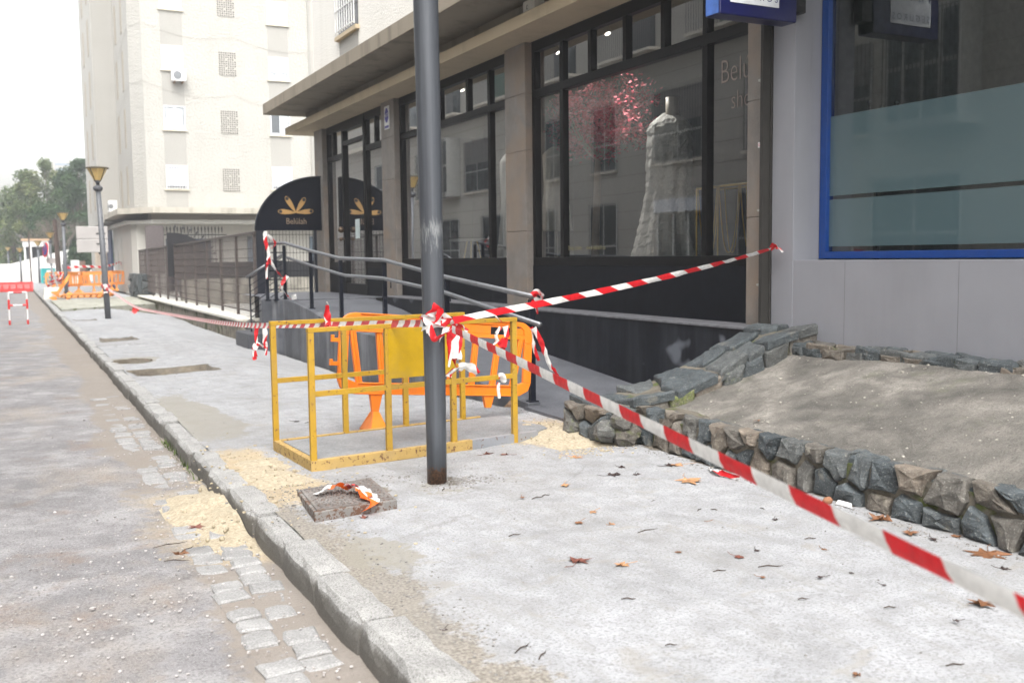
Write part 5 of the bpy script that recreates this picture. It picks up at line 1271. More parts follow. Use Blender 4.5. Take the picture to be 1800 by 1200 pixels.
# slightly broken right end
pts = [cp(e, e, .012), cp(1.95, .02, .012), cp(W_, .10, .012), cp(W_+.03, .22, .012), cp(W_-.02, .5, .012), cp(W_-.05, D_-e, .012), cp(e, D_-e, .012)]
M.prism(pts, (0, 0, .062)); M.build('slab', mk_granite('slab_concrete', (.21, .215, .22), (.31, .315, .32), None, .85, .8), cage, bevel=.006)
M = MB()
M.bar(cp(-.0, .0, .04), cp(W_*.62, .0, .04), .05, .08); M.bar(cp(0, -.022, .04), cp(0, D_, .04), .05, .0805); M.bar(cp(0, D_, .04), cp(W_*.9, D_, .04), .04, .079)
M.build('base_frame', M_yedge, cage, bevel=.003)
M = MB(); M.bar(cp(W_*.62, 0, .04), cp(1.95, .005, .04), .045, .078); M.build('base_frame_worn_end', mk_steel('bare_grey_steel', (.24, .25, .27), amt=.6), cage, bevel=.003)
SS = (0, .60, 1.16, 1.73)
for s in SS:
    for t in (0, D_):
        M = MB(); M.bar(cp(s, t, .02 if t else .0), cp(s, t, 1-.014), .043, .043, up=(0, 1, 0)); M.build('post', M_yellow, cage, bevel=.003)
for t in (0, D_):
    M = MB(); M.bar(cp(-.024, t, 1.004), cp(1.754, t, 1.004), .045, .032); M.build('top_rail', M_yellow, cage, bevel=.003)
    M = MB(); M.bar(cp(.0, t, .55), cp(1.73, t, .55), .03, .038); M.build('middle_rail', M_yellow, cage, bevel=.002)
M = MB(); M.bar(cp(.60, -.022, .80), cp(1.16, -.022, .80), .006, .37); M.build('plate', M_yellow2, cage, bevel=.001)
bpy.context.view_layer.update()
# ------------------------------------------------------------ orange plastic barrier
def make_barrier(mt, lab, missing=False):
    root = thing('plastic_barrier', (0, 0, 0), lab, 'barrier')
    M = MB(); T = .02; LN = 1.96; HT = .70
    def q(pts, th=T): M.prism([(x, -th, z) for x, z in pts], (0, 2*th, 0))
    def arc(cx, cz, r, a0, a1, n=6): return [(cx+r*cos(radians(a0+(a1-a0)*i/n)), cz+r*sin(radians(a0+(a1-a0)*i/n))) for i in range(n+1)]
    # ends as thick curved frames
    for sgn in (0, 1):
        f = (lambda p: (p[0], p[1])) if not sgn else (lambda p: (LN-p[0], p[1]))
        outer = arc(.14, .56, .14, 180, 90)+[(.30, HT)]; inner = [(.30, .565), (.11, .565)]
        P1 = [(.0, .50)]+outer+[(.30, .66), (.14, .655), (.095, .62), (.085, .50)]
        q([f(p) for p in (P1 if not sgn else P1[::-1])])
        P2 = [(.0, .12), (.0, .50), (.085, .50), (.085, .13)]; q([f(p) for p in (P2 if not sgn else P2[::-1])])
        P3 = [(.0, .12), (.085, .13), (.17, .10), (.17, .0), (.12, .005), (.03, .05)]; q([f(p) for p in (P3[::-1] if not sgn else P3)])
    M.box((.30, -T, .66), (LN-.30, T, HT)); M.box((.17, -T, .0), (LN-.17, T, .10))
    M.box((.085, -T, .535), (LN-.085, T, .572)); M.box((.46, -.010, .572), (LN-.46, .010, .66)); M.box((.095, -.010, .572), (.17, .010, .64)); M.box((LN-.17, -.010, .572), (LN-.095, .010, .64))
    M.box((.17, -.012, .64), (.46, .012, .66)); M.box((LN-.46, -.012, .64), (LN-.17, .012, .66))
    # raised rims, giving the channel section of moulded plastic
    for z in (.0, .09, .535, .688): M.box((.18, -.034, z), (LN-.18, .034, z+.012))
    M.build('frame', mt, root, bevel=.006)
    for k in range(8):
        x = .20+(LN-.40)*k/7; dx = (x-LN/2)*.10
        M = MB(); M.hexa([(x-.028, -.018, .09), (x+.028, -.018, .09), (x+.028, .018, .09), (x-.028, .018, .09), (x-.028+dx, -.018, .54), (x+.028+dx, -.018, .54), (x+.028+dx, .018, .54), (x-.028+dx, .018, .54)])
        M.hexa([(x-.006, -.03, .09), (x+.006, -.03, .09), (x+.006, .03, .09), (x-.006, .03, .09), (x-.006+dx, -.03, .54), (x+.006+dx, -.03, .54), (x+.006+dx, .03, .54), (x-.006+dx, .03, .54)])
        M.build('upright', mt, root, bevel=.004)
    M = MB(); M.box((-.07, -.014, .44), (.01, .014, .475)); M.box((-.07, -.014, .475), (-.045, .014, .50)); M.box((-.06, -.014, .24), (.01, .014, .275)); M.box((-.075, -.014, .24), (-.05, .014, .295)); M.build('hinge_hook', mt, root, bevel=.003)
    for i, x in enumerate((.36, LN-.46)):
        M = MB(); M.hexa([(x-.028, -.02, -.16 if not (missing and i) else -.11), (x+.028, -.02, -.16 if not (missing and i) else -.11), (x+.028, .02, -.16 if not (missing and i) else -.11), (x-.028, .02, -.16 if not (missing and i) else -.11), (x-.06, -.022, .01), (x+.06, -.022, .01), (x+.06, .022, .01), (x-.06, .022, .01)])
        lg = M.build('leg', mt, root, bevel=.004)
        if not (missing and i):
            M = MB(); M.hexa([(x-.14, -.24, -.32), (x+.03, -.26, -.32), (x+.14, .24, -.32), (x-.03, .26, -.32), (x-.03, -.04, -.15), (x+.03, -.04, -.15), (x+.03, .04, -.15), (x-.03, .04, -.15)]); M.build('foot', mt, lg, bevel=.008)
    return root
ob0 = make_barrier(M_orange, 'leaning orange plastic barrier standing behind the yellow platform', True)
A_, B_ = V((2.44, 8.16, .36)), V((4.36, 8.34, .175))
u = (B_-A_).normalized(); v = V((.0, .06, 1)); v = (v-u*v.dot(u)).normalized(); n_ = u.cross(v)
mm = Matrix.Identity(4)
nn = v.cross(u)*-1
for i in range(3): mm[i][0] = u[i]; mm[i][1] = (v.cross(u))[i]; mm[i][2] = v[i]; mm[i][3] = A_[i]
ob0.matrix_world = mm
for ch in bpy.data.objects:
    if ch.name.startswith('foot') and ch.parent and ch.parent.parent == ob0: ch.rotation_euler = (0, 0, 0)
# turn the wedge foot of the near barrier so that its broad side shows
far_proto = make_barrier(M_orangef, 'orange plastic barrier at the left end of the far row', False)
far_proto['group'] = 'orange plastic barriers farther along the pavement'
far_proto.location = (1.62, 54.2, .32); far_proto.rotation_euler = (0, 0, radians(-5))
fl = [((2.72, 53.6, .32), 4, 'orange plastic barrier behind the second street lamp in the far row'), ((3.5, 54.6, .32), 14, 'orange plastic barrier in the middle of the far row, hung with tape'), ((4.55, 56.0, .32), 40, 'orange plastic barrier against the tower entrance, right end of the far row'),
      ((2.3, 51.9, .32), 60, 'orange plastic barrier turned end on beside the second lamp')]
for loc, a, lab in fl:
    d = dup(far_proto, loc, radians(a), lab)
dup(far_proto, (1.75, 42.6, .12), 0, 'orange plastic barrier fallen flat on the raised driveway', rot=(radians(78), 0, radians(6)))
dup(far_proto, (1.7, 43.4, .18), 0, 'orange barrier leaning at a slant behind the fallen one', rot=(radians(35), radians(-20), radians(80)), scale=(.5, .8, 1))
dup(far_proto, (-.4, 100, .3), 0, 'distant orange barrier at the left edge below the farthest lamp')

# ------------------------------------------------------------ tape
def cr(P, n=8):
    P = [V(p) for p in P]; o = []
    for i in range(len(P)-1):
        p0 = P[max(0, i-1)]; p1 = P[i]; p2 = P[i+1]; p3 = P[min(len(P)-1, i+2)]
        for k in range(n):
            t = k/n; o.append(.5*((2*p1)+(-p0+p2)*t+(2*p0-5*p1+4*p2-p3)*t*t+(-p0+3*p1-3*p2+p3)*t**3))
    o.append(P[-1]); return o
def rib(M, pts, w, tw=0.0, tw0=0.0, n=8, crumple=0.0, wf=None, uo=0.0, fold=.25):
    S = cr(pts, n) if n > 1 else [V(p) for p in pts]; L_ = uo; prev = None
    tot = sum((b-a).length for a, b in zip(S, S[1:])); acc = 0
    K = 4
    for i, p in enumerate(S):
        d = (S[min(i+1, len(S)-1)]-S[max(i-1, 0)]).normalized()
        if i: L_ += (p-S[i-1]).length; acc += (p-S[i-1]).length
        u = V((0, 0, 1)); u = u-d*u.dot(d)
        if u.length < .2: u = V((1, 0, 0))-d*d.x
        u.normalize(); s = d.cross(u); a = tw0+tw*acc/max(tot, 1e-6)
        if crumple: a += crumple*2*mnoise.noise(V((L_*14, 3, tw0)))
        ww = w*(wf(acc/tot) if wf else 1)*(1+crumple*.5*mnoise.noise(V((L_*20, 9, tw0))))
        wd = u*cos(a)+s*sin(a); nn = d.cross(wd)
        row = [M.vert(p+wd*ww*(k/K-.5)+nn*(fold*ww*(.5-abs(k/K-.5))+crumple*.012*mnoise.noise(V((L_*30, k*2, tw0))))) for k in range(K+1)]
        if prev:
            for k in range(K): M.face((prev[0][k], prev[0][k+1], row[k+1], row[k]), [(prev[1], k/K), (prev[1], (k+1)/K), (L_, (k+1)/K), (L_, k/K)])
        prev = (row, L_)
KN = V((2.50, 6.02, 1.075))
E_ = ad(1812, 1074, 1.79)
def straight(a, b, sag, n=24):
    a, b = V(a), V(b); return [a.lerp(b, i/n)-V((0, 0, sag*4*(i/n)*(1-i/n))) for i in range(n+1)]
M = MB(); k0 = ad(795, 578, 6.25); rib(M, straight(k0, E_+(E_-k0)*.25, 0, 60), .046, .3, -.05, 1, crumple=.09, uo=.27, fold=.15)
tag(M.build('barrier_tape', M_tape_near, shade=True), 'blurred red and white tape running from the lamp pole past the camera at lower right', 'barrier tape')
M = MB(); k1 = ad(797, 563, 6.5); k2 = ad(868, 549, 6.75); wa = V((6.33, 7.2, 1.545)); rib(M, [k1, k2]+straight(k2, wa, .03, 14)[1:], .048, 1.2, -.4, 3, crumple=.25, uo=.0, fold=.15)
for pts in ([wa, wa+V((-.02, -.10, .03)), wa+V((0, -.16, -.03))], [wa, wa+V((.0, -.05, .05)), wa+V((0, -.08, .0))]): rib(M, pts, .04, 2, 0, 5, crumple=.5)
tag(M.build('barrier_tape', M_tape, shade=True), 'red and white tape stretched from the lamp pole up to the conduit on the wall', 'barrier tape')
M = MB()
far = [(745, 568, 6.35), (690, 569, 6.9), (576, 571, 7.75), (520, 571, 8.4), (470, 572, 9.3), (430, 571, 10.4), (380, 566, 12.6), (320, 556, 16), (270, 547, 20), (240, 540, 23), (215, 525, 25.8), (190, 507, 28.1)]
rib(M, [ay(a, b, c) for a, b, c in far], .05, .8, 0, 8, crumple=.1, fold=.2, uo=.3)
tag(M.build('barrier_tape', M_tape2, shade=True), 'long sagging pale striped tape from the yellow rail to the nearest leaning street lamp', 'barrier tape')
def frayed(lab, strips, name='torn_tape', mt=None):
    M = MB()
    for (pts, w, tw, t0) in strips: rib(M, pts, w, tw, t0, 7, crumple=.6, wf=lambda t: 1-.35*t*t, uo=rng.uniform(0, .3))
    return tag(M.build(name, mt or M_tape, shade=True), lab, 'tape scrap')
Q = lambda *l, Y=6.0: [ay(a, b, Y) for a, b in l]
# bundle knotted round the pole
M = MB(); ringp = []
for i in range(40):
    a = 2*pi*i/14; ringp.append((2.497+.079*cos(a), 6.10+.079*sin(a), 1.085+.018*sin(a*.37)+.0008*i))
rib(M, ringp, .045, 1.2, 0, 1, crumple=.5)
ringp = [(2.497+.083*cos(-2*pi*i/16), 6.10+.083*sin(-2*pi*i/16), 1.06+.03*sin(2*pi*i/16+1)) for i in range(17)]; rib(M, ringp, .03, 0, .3, 1, crumple=.6)
for pts, w, tw, t0 in ((Q((757, 571), (757, 556), (766, 543), (770, 537), Y=5.99), .095, .4, .1), (Q((768, 570), (772, 555), (775, 541), Y=5.98), .06, .5, .2),
                       (Q((754, 572), (759, 586), (765, 596), (776, 590), (788, 581), (799, 573), Y=5.95), .045, 1.5, 0), (Q((754, 574), (752, 582), (751, 586), Y=5.96), .03, 1, 0),
                       (Q((776, 568), (790, 560), (797, 570), (800, 578), Y=6.0), .045, 2, 0), (Q((778, 553), (789, 562), (801, 573), Y=6.0), .05, .8, .2), (Q((755, 572), (772, 570), (787, 566), (801, 560), Y=6.0), .05, 1, 0),
                       (Q((786, 574), (780, 585), (774, 594), (772, 601), Y=6.0), .04, 2, 0), (Q((795, 568), (803, 571), (812, 574), (822, 583), Y=6.0), .045, 3, 0),
                       (Q((793, 572), (796, 590), (797, 610), (798, 630), Y=6.02), .085, .3, .1), (Q((803, 575), (805, 595), (804, 615), (806, 632), Y=6.03), .06, .5, .3), (Q((791, 575), (789, 600), (791, 625), (789, 645), Y=6.0), .03, 1.2, 0),
                       (Q((796, 625), (800, 640), (806, 648), Y=6.05), .03, 3, 0), (Q((789, 660), (797, 652), (806, 646), (816, 640), Y=6.05), .035, 2, 0), (Q((806, 646), (818, 643), (830, 647), (840, 656), Y=6.05), .062, .4, .2), (Q((788, 662), (791, 652), (797, 648), Y=6.05), .045, 1, 0)):
    rib(M, pts, w, tw, t0, 7, crumple=.55, wf=lambda t: 1-.25*t*t, uo=rng.uniform(0, .4))
tag(M.build('barrier_tape_knot', M_tape, shade=True), 'tangled knot and torn hanging ends of red and white tape round the lamp pole', 'barrier tape')
frayed('torn tape looped over the right end of the yellow top rail', [(Q((880, 575), (872, 588), (876, 602), (884, 612), Y=7.0), .03, 1, 0), (Q((888, 573), (891, 590), (887, 605), (882, 616), Y=7.0), .045, .6, 0), (Q((878, 598), (884, 606), (882, 620), Y=6.99), .07, .2, 0), (Q((874, 600), (866, 608), (868, 618), Y=7.0), .015, 1, 0), (Q((871, 555), (876, 560), (882, 566), Y=7.0), .012, 1, 0)])
frayed('red tape knot on the middle rail near the right yellow post', [(Q((876, 661), (882, 660), (889, 668), Y=6.98), .05, 1, 0), (Q((880, 662), (885, 672), (889, 668), Y=6.97), .05, .5, 1), (Q((877, 672), (876, 684), (878, 700), Y=7.0), .03, .5, 0)])
frayed('white plastic wad with a tape tail on the lower end of the handrail', [(Q((936, 520), (944, 514), (953, 520), (947, 528), (938, 524), Y=8.6), .07, 3, 0), (Q((938, 517), (950, 517), (953, 527), Y=8.58), .07, 1.5, .5), (Q((938, 528), (936, 535), (934, 541), Y=8.6), .04, 2, 0), (Q((940, 535), (944, 546), (945, 552), Y=8.6), .03, 2, 0)])
frayed('torn tape tying the orange barrier to the handrail post', [(Q((916, 581), (924, 586), (936, 578), Y=8.5), .05, 1.5, 0), (Q((918, 592), (926, 586), (937, 577), Y=8.5), .03, 1.5, 0), (Q((937, 577), (934, 592), (940, 615), (947, 634), Y=8.5), .045, .8, 0), (Q((938, 576), (950, 598), (958, 620), (968, 645), (974, 650), (980, 661), Y=8.45), .05, .8, .2), (Q((921, 575), (930, 578), (937, 577), Y=8.5), .05, .3, 0)])
frayed('pair of red and white tape tails hanging from the long tape near the dark steps', [(Q((452, 573), (450, 588), (451, 604), Y=9.8), .038, .4, 0), (Q((451, 604), (447, 616), (449, 628), (444, 630), Y=9.8), .05, .6, 0), (Q((464, 572), (466, 585), (465, 600), (467, 612), Y=9.7), .045, .3, 0), (Q((451, 604), (458, 606), (463, 610), Y=9.75), .035, 1, 0), (Q((467, 600), (468, 615), (467, 624), Y=9.7), .03, .3, 0)])
frayed('torn white plastic strip standing up from the back yellow rail', [(Q((577, 577), (576, 560), (575, 548), (575, 536), Y=7.68), .06, .3, .2), (Q((577, 582), (576, 574), (578, 565), Y=7.66), .05, .3, 0), (Q((576, 548), (578, 538), (574, 530), Y=7.7), .02, 2, 0)])
frayed('red and white tape wound round the end posts of the handrail', [([V((4.25, 18.35, z)) + V((.03*sin(z*9), 0, 0)) for z in (2.02, 1.85, 1.6, 1.35, 1.15)], .07, 1, 0), ([V((4.28, 18.4, 1.95)), V((4.42, 18.4, 1.80)), V((4.34, 18.4, 1.7))], .06, 2, 0), ([V((4.3, 18.4, 1.5)), V((4.42, 18.4, 1.3)), V((4.56, 18.4, 1.15))], .06, 2, 0), ([V((4.62, 18.4, 1.2)), V((4.5, 18.4, 1.0)), V((4.6, 18.4, .85)), V((4.68, 18.4, .76))], .07, 2, 0), ([V((4.70, 18.3, .85)), V((4.72, 18.3, .76))], .1, .3, 0)])
frayed('scrap of red and white tape lying by the foot of the rubble wall', [([az(1248, 823, .012), az(1262, 828, .03), az(1278, 834, .02), az(1300, 840, .012)], .045, 2, 1.3)])
frayed('white band and red tape tied round the leaning street lamp', [([(2.27+.1*cos(2*pi*i/10), 28.2+.1*sin(2*pi*i/10), .86) for i in range(12)], .12, 0, 0), ([(2.25, 28.05, .84), (2.3, 28.05, .72), (2.2, 28.05, .70)], .09, 1, 0)], mt=M_tape2)
frayed('striped tape strung along the top of the far orange barriers', [([(2.6, 53.4, 1.22), (3.4, 53.6, 1.27), (4.3, 54, 1.24), (5.2, 55.5, 1.45), (5.35, 57, 1.3)], .12, .5, 0)], mt=M_tape)
frayed('tangle of red and white tape heaped by the second street lamp', [([(1.7+rng.uniform(-.2, .9), 52+rng.uniform(-.3, .3), rng.uniform(.3, 1.0)) for _ in range(5)], .14, 2, 0) for k in range(4)], mt=M_tape)
frayed('small red tape tail knotted on the long sagging tape', [([ay(238, 541, 23), ay(236, 548, 23), ay(232, 547, 23)], .12, 1, 0), ([ay(240, 541, 23), ay(243, 547, 23)], .08, 1, 0)], mt=rdp)

# ------------------------------------------------------------ cast cover with tape scraps
cvr = thing('manhole_cover', (1.85, 6.0, .01), 'rusty chequered cast iron cover in its concrete rimmed frame, tipped on the pavement', 'manhole cover')
k = [az(522, 858, .055), az(553, 897, .075), az(698, 874, .07), az(652, 836, .06)]
cx_ = sum(p.x for p in k)/4; cy_ = sum(p.y for p in k)/4
M = MB(); lo = [V((p.x, p.y, -.02)) for p in k]; M.hexa(lo+[p-V((0, 0, .012)) for p in k]); M.build('frame', mk_steel('rusty_frame', (.19, .18, .17), (.10, .05, .03), .5, .8, (.4, .38, .36)), cvr, bevel=.006)
M = MB(); ins = lambda f, dz: [V((cx_+(p.x-cx_)*f, cy_+(p.y-cy_)*f, p.z+dz)) for p in k]
M.hexa(ins(.93, -.03)+ins(.93, -.004)); 
q4 = ins(.88, -.004)
for i in range(15):
    for j in range(13):
        s, t = (i+.5)/15, (j+.5)/13; a = q4[0].lerp(q4[3], t); b = q4[1].lerp(q4[2], t); p = a.lerp(b, s)
        dv = ((q4[3]-q4[0]).normalized()+(q4[1]-q4[0]).normalized()*(1 if (i+j) % 2 else -1)).normalized()
        M.bar(p-dv*.015+V((0, 0, .001)), p+dv*.015+V((0, 0, .001)), .009, .007)
M.build('lid', mk_steel('rusty_cast_iron', (.15, .135, .125), (.13, .09, .07), .56, .75, (.38, .37, .355)), cvr, bevel=.001)
def oscrap(lab, strips):
    M = MB()
    for pts, w, tw, t0, uo in strips: rib(M, pts, w, tw, t0, 7, crumple=.35, uo=uo, fold=.2)
    return tag(M.build('torn_tape', M_otape, shade=True), lab, 'tape scrap')
oscrap('orange and white tape scrap crumpled flat on the left of the iron cover', [([az(556, 866, .085), az(575, 858, .10), az(592, 850, .12), az(606, 856, .09)], .10, .5, 1.3, .17)])
oscrap('orange and white tape scrap folded over the front edge of the iron cover', [([az(607, 858, .09), az(622, 852, .12), az(636, 858, .12), az(645, 872, .10)], .085, .4, 1.3, .05), ([az(646, 862, .11), az(650, 876, .09), az(644, 893, .03)], .12, .2, 1.0, .17)])
M = MB(); rib(M, [az(610, 856, .10), az(620, 851, .135), az(627, 856, .11)], .05, 1, 1, 6, crumple=.4); tag(M.build('red_plastic_scrap', rdp, shade=True), 'small red scrap of plastic on top of the iron cover', 'litter')
M = MB(); c = az(666, 891, .006); M.poly([c+V((.05*cos(a)*(1+.2*sin(3*a)), .04*sin(a), .004*sin(2*a))) for a in [2*pi*i/14 for i in range(14)]]); tag(M.build('petal', P('pink_petal', (.68, .3, .42), .6, bmp=0)), 'pink petal on the cement in front of the iron cover', 'petal')

# ------------------------------------------------------------ leaves, twigs, stones
leafm = {}
def leafmat(k):
    cols = {'b': (.16, .07, .03), 'o': (.36, .19, .09), 'd': (.035, .02, .018), 'r': (.14, .045, .03)}
    if k not in leafm: leafm[k] = plain('dry_leaf_'+{'b': 'brown', 'o': 'tan', 'd': 'dark', 'r': 'russet'}[k], cols[k], .6, var=.45, scale=35, bmp=.4, bscale=80)
    return leafm[k]
def leaf(px, py, s, k, lab=None, wet=False):
    s *= 1.25; c = az(px, py, .0); M = MB(); a0 = rng.uniform(0, 2*pi); prof = [1, .5, .85, .42, .75, .35, .5, .3, .5, .35, .75, .42, .85, .5]
    n_ = len(prof); cid = M.vert(c+V((0, 0, .008))); ids = []
    curl = rng.uniform(.1, .55)*(0.3 if wet else 1)
    for i, r in enumerate(prof):
        a = a0+2*pi*i/n_; rr = s*r*rng.uniform(.75, 1.15); 
        ids.append((M.vert(c+V((rr*.55*cos(a), rr*.55*sin(a), .006+abs(mnoise.noise(V((px, i, 1))))*s*curl*.6))), M.vert(c+V((rr*cos(a), rr*sin(a), .004+abs(mnoise.noise(V((px, i*2.3, 4))))*s*curl*1.6)))))
    for i in range(n_):
        j = (i+1) % n_; M.face((cid, ids[i][0], ids[j][0])); M.face((ids[i][0], ids[i][1], ids[j][1], ids[j][0]))
    p = c+V((s*cos(a0+pi), s*sin(a0+pi), .008)); M.tube([c+V((0, 0, .006)), p, p+V((s*.6*cos(a0+2.6), s*.6*sin(a0+2.6), .006))], .0015, 4)
    o = M.build('fallen_leaf', leafmat(k), origin=c)
    tag(o, lab or {'b': 'small brown dry leaf lying on the pale cement', 'o': 'small tan dry leaf lying on the pale cement', 'd': 'small blackened leaf lying on the pale cement', 'r': 'small russet leaf lying on the pale cement'}[k], 'leaf', 'fallen leaves on the pavement' if lab else {'b': 'small brown leaves', 'o': 'small tan leaves', 'd': 'small blackened leaves', 'r': 'small russet leaves'}[k])
leaf(1212, 845, .10, 'o', 'large curled tan leaf in front of the rubble wall with a long stalk'); leaf(1016, 988, .07, 'r', 'dark red brown leaf alone on the open cement, left of the middle')
leaf(1736, 975, .12, 'b', 'largest wet brown leaf, lying beside the wall at the right edge', True); leaf(1728, 1062, .07, 'b', 'brown leaf showing just under the near tape at far right')
leaf(1010, 804, .07, 'o', 'tan leaf at the right tip of the yellow platform'); leaf(1548, 913, .075, 'b', 'brown leaf beside a white scrap at the foot of the wall')
leaf(1192, 818, .07, 'o', 'tan leaf resting against a black leaf near the end of the sand heap'); leaf(1176, 819, .05, 'd', 'black leaf touching the tan leaf near the wall')
leaf(1078, 836, .06, 'd', 'blackened leaf cluster between the platform and the wall'); leaf(1092, 822, .035, 'd')
for a in ((856, 799, .05, 'r'), (888, 800, .05, 'r'), (994, 853, .045, 'o'), (1118, 835, .035, 'd'), (1043, 900, .035, 'o'), (1018, 919, .035, 'b'), (1075, 922, .028, 'o'), (1095, 994, .04, 'o'), (1193, 971, .02, 'b'), (1297, 979, .035, 'r'), (1330, 968, .02, 'd'), (1443, 1015, .022, 'd'), (1600, 937, .05, 'b'), (1640, 948, .03, 'd'), (1682, 944, .04, 'b'), (1765, 1001, .03, 'd'), (1595, 878, .03, 'b'), (918, 875, .022, 'b'), (1362, 914, .02, 'd'), (1340, 1015, .02, 'b'), (1496, 1008, .014, 'd'), (1553, 1029, .014, 'd'), (1681, 1093, .018, 'd'), (520, 741, .035, 'd'), (1448, 966, .02, 'b'), (640, 910, .04, 'r'), (345, 928, .06, 'r'), (318, 975, .05, 'b'), (780, 1108, .02, 'd'), (1505, 1188, .02, 'b'), (880, 630, .06, 'b'), (1243, 918, .02, 'b')): leaf(*a)
for px, py, s_, k_ in ((1520, 690, .03, 'o'), (1425, 628, .05, 'd'), (1600, 720, .02, 'b'), (1485, 745, .025, 'b'), (1700, 790, .03, 'o'), (1330, 740, .03, 'b'), (1660, 700, .02, 'd')):
    z_ = .3
    for it in range(12): p_ = az(px, py, z_); z_ = bank_z(max(4.6, min(6.25, p_.x)), p_.y)
    M = MB(); c_ = az(px, py, z_+.006); a_ = rng.uniform(0, 6); M.poly([c_+V((s_*cos(a_+2*pi*i/7)*(1 if i % 2 else .6), s_*sin(a_+2*pi*i/7)*(1 if i % 2 else .6), rng.uniform(0, .012))) for i in range(7)])
    tag(M.build('fallen_leaf', leafmat(k_), origin=c_), {'b': 'small brown leaf bit lying on the sloping concrete bank', 'o': 'small tan leaf bit lying on the sloping concrete bank', 'd': 'small dark leaf bit lying on the sloping concrete bank'}[k_], 'leaf', {'b': 'brown leaf bits on the bank', 'o': 'tan leaf bits on the bank', 'd': 'dark leaf bits on the bank'}[k_])
M = MB()
for _ in range(300):
    x, y = 4.65+1.5*rng.random(), rng.uniform(1.5, 6.6); s_ = rng.uniform(.003, .010)*(1.8 if rng.random() < .05 else 1); M.ball((x, y, bank_z(x, y)+s_*.2), s_, 5, 3, .3, (1.2, 1, .6))
M.build('gravel', plain('bank_grit', (.34, .32, .28), .95, var=.5, scale=40, bmp=.2), kind='stuff')
tw_m = P('twig_brown', (.045, .03, .022), .9, var=.3)
for px, py, ln, a in ((946, 874, .10, .2), (1140, 932, .15, .1), (1230, 896, .1, .7), (1355, 995, .13, -.5), (1425, 946, .07, -.4), (1255, 895, .05, 2), (905, 940, .08, .1), (1105, 1052, .07, -.6), (920, 1138, .12, .6), (955, 1150, .1, .8), (1565, 1067, .06, -.5), (1680, 1168, .08, -.4), (1180, 1133, .05, -.5), (1412, 1052, .05, -.5), (1265, 1003, .07, -.3), (640, 686, .12, .1), (545, 742, .1, .2), (300, 957, .2, .2), (330, 965, .16, .9), (310, 985, .14, -.5), (780, 860, .08, 1), (960, 870, .06, 0), (1340, 893, .05, 1.5), (380, 880, .1, 0), (1720, 940, .09, .4), (1650, 1000, .05, .3), (1150, 880, .06, .3)):
    z = 0 if px > 480 else -.128; c = az(px, py, z+.004); d = V((cos(a), sin(a)*.8, 0)); M = MB(); e_ = V((-d.y, d.x, 0))
    M.tube([c-d*ln/2, c-d*ln*.1+e_*ln*.06+V((0, 0, .004)), c+d*ln*.25+e_*ln*.02, c+d*ln/2+e_*ln*.08], [.0022, .003, .0025, .001], 5)
    tag(M.build('twig', tw_m, origin=c), 'thin dark twig lying on the ground near the kerb or wall', 'twig', 'twigs scattered on the ground')
M = MB(); M.hexa([az(1470, 888, .004), az(1497, 893, .004), az(1500, 886, .02), az(1474, 882, .012)]*2) if False else M.prism([az(1470, 885, .01), az(1498, 893, .01), az(1497, 884, .035), az(1474, 878, .03)], (0, .004, 0))
tag(M.build('paper_scrap', M_whitep), 'white paper scrap leaning at the foot of the rubble wall', 'litter')
M = MB(); M.ball(az(1455, 880, .02), .03, 10, 7, .15, (1.2, .8, .8)); tag(M.build('broken_brick', P('brick_orange', (.26, .12, .065), .9, var=.3), shade=True), 'orange brown lump of broken brick at the foot of the rubble wall', 'brick')
M = MB(); M.ball((4.55, 8.95, -.02), .10, 9, 6, .15, (1.2, .9, .7)); tag(M.build('loose_stone', P('brown_rock', (.2, .12, .07), .9, var=.3)), 'brown loose stone behind the sand heap by the handrail foot', 'stone')
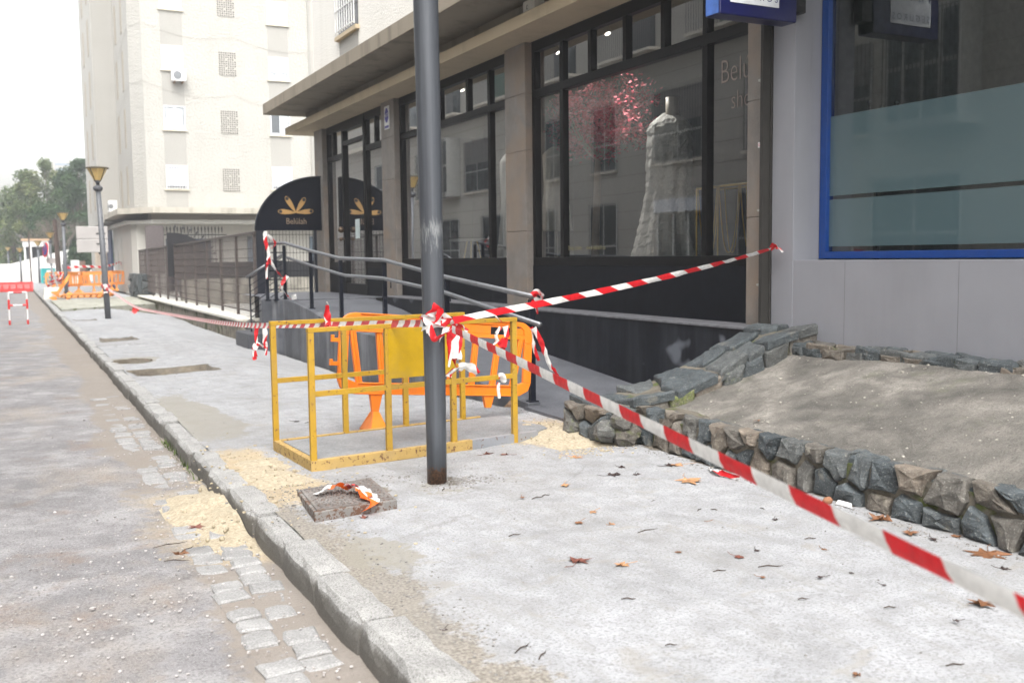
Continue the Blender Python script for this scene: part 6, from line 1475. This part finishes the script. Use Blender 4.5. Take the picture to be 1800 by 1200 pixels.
# grit
grit = plain('grit_grey', (.20, .19, .18), .95, var=.6, scale=30, bmp=.3)
def gritf(label_name, spots, mt, smin, smax):
    M = MB()
    for (cx, cy, rx, ry, n_, z) in spots:
        for _ in range(n_):
            x, y = cx+rng.gauss(0, rx), cy+rng.gauss(0, ry); s = rng.uniform(smin, smax)*(1.5 if rng.random() < .06 else 1); zz = z if z is not None else sw_z(x, y)
            if z is not None and x > 1.18: continue
            M.ball((x, y, zz+s*.2), s, 5, 3, .3, (1.2, 1, .7))
    return M.build(label_name, mt, kind='stuff')
gritf('gravel', [(1.55, 6.0, .16, .25, 420, None), (2.65, 6.05, .14, .08, 420, None), (2.2, 6.35, .3, .10, 200, None), (1.62, 4.6, .08, .9, 160, None), (1.55, 3.6, .1, .6, 160, None), (2.8, 5, .9, 1.2, 60, None), (4.33, 4.6, .035, 1.2, 420, None), (4.36, 9.8, .10, 1.6, 500, None), (2.0, 14.1, .3, .25, 200, None), (2.4, 11, .8, 2.5, 60, None), (1.9, 19.2, .3, .3, 60, None)], grit, .002, .007)
gritf('gravel', [(.3, 4.6, .6, 1.4, 700, -.128), (1.1, 6.5, .1, 2.5, 500, -.135), (.7, 7.5, .4, 2.4, 300, -.13)], plain('grit_road', (.36, .34, .33), .95, var=.5, scale=30, bmp=.3), .002, .008)
gritf('gravel', [(3.5, 6.3, .5, .25, 240, .0), (1.45, 6.9, .2, .9, 160, .0)] and [(4.0, 6.55, .2, .12, 160, None), (1.62, 6.7, .25, .8, 260, None)], M_sand, .003, .012)
ml = P('moss_green', (.07, .10, .025), .95, var=.4)
M = MB()
for _ in range(160):
    y = rng.uniform(7.5, 9.6); c = V((1.19+rng.uniform(-.03, .01), y, -.13)); d = V((rng.gauss(-.3, .5), rng.gauss(0, .5), 1)).normalized(); s = V((d.y, -d.x, .1)).normalized()*.006
    if abs(y-9.0) > .35 and rng.random() < .75: continue
    M.poly([c-s, c+s, c+d*rng.uniform(.03, .08)])
M.build('weeds', ml, kind='stuff')

# ------------------------------------------------------------ distant haze
HZ = True
if HZ:
    hm = bpy.data.materials.new('haze'); hm.use_nodes = True; n = hm.node_tree; n.nodes.clear()
    o = n.nodes.new('ShaderNodeOutputMaterial'); pv_ = n.nodes.new('ShaderNodeVolumePrincipled')
    pv_.inputs['Density'].default_value = .0019; pv_.inputs['Color'].default_value = (.95, .97, 1, 1); pv_.inputs['Anisotropy'].default_value = .2
    n.links.new(pv_.outputs[0], o.inputs['Volume'])
    M = MB(); M.box((-16, -8, -1.4), (34, 175, 29)); M.build('haze', hm, kind='stuff')
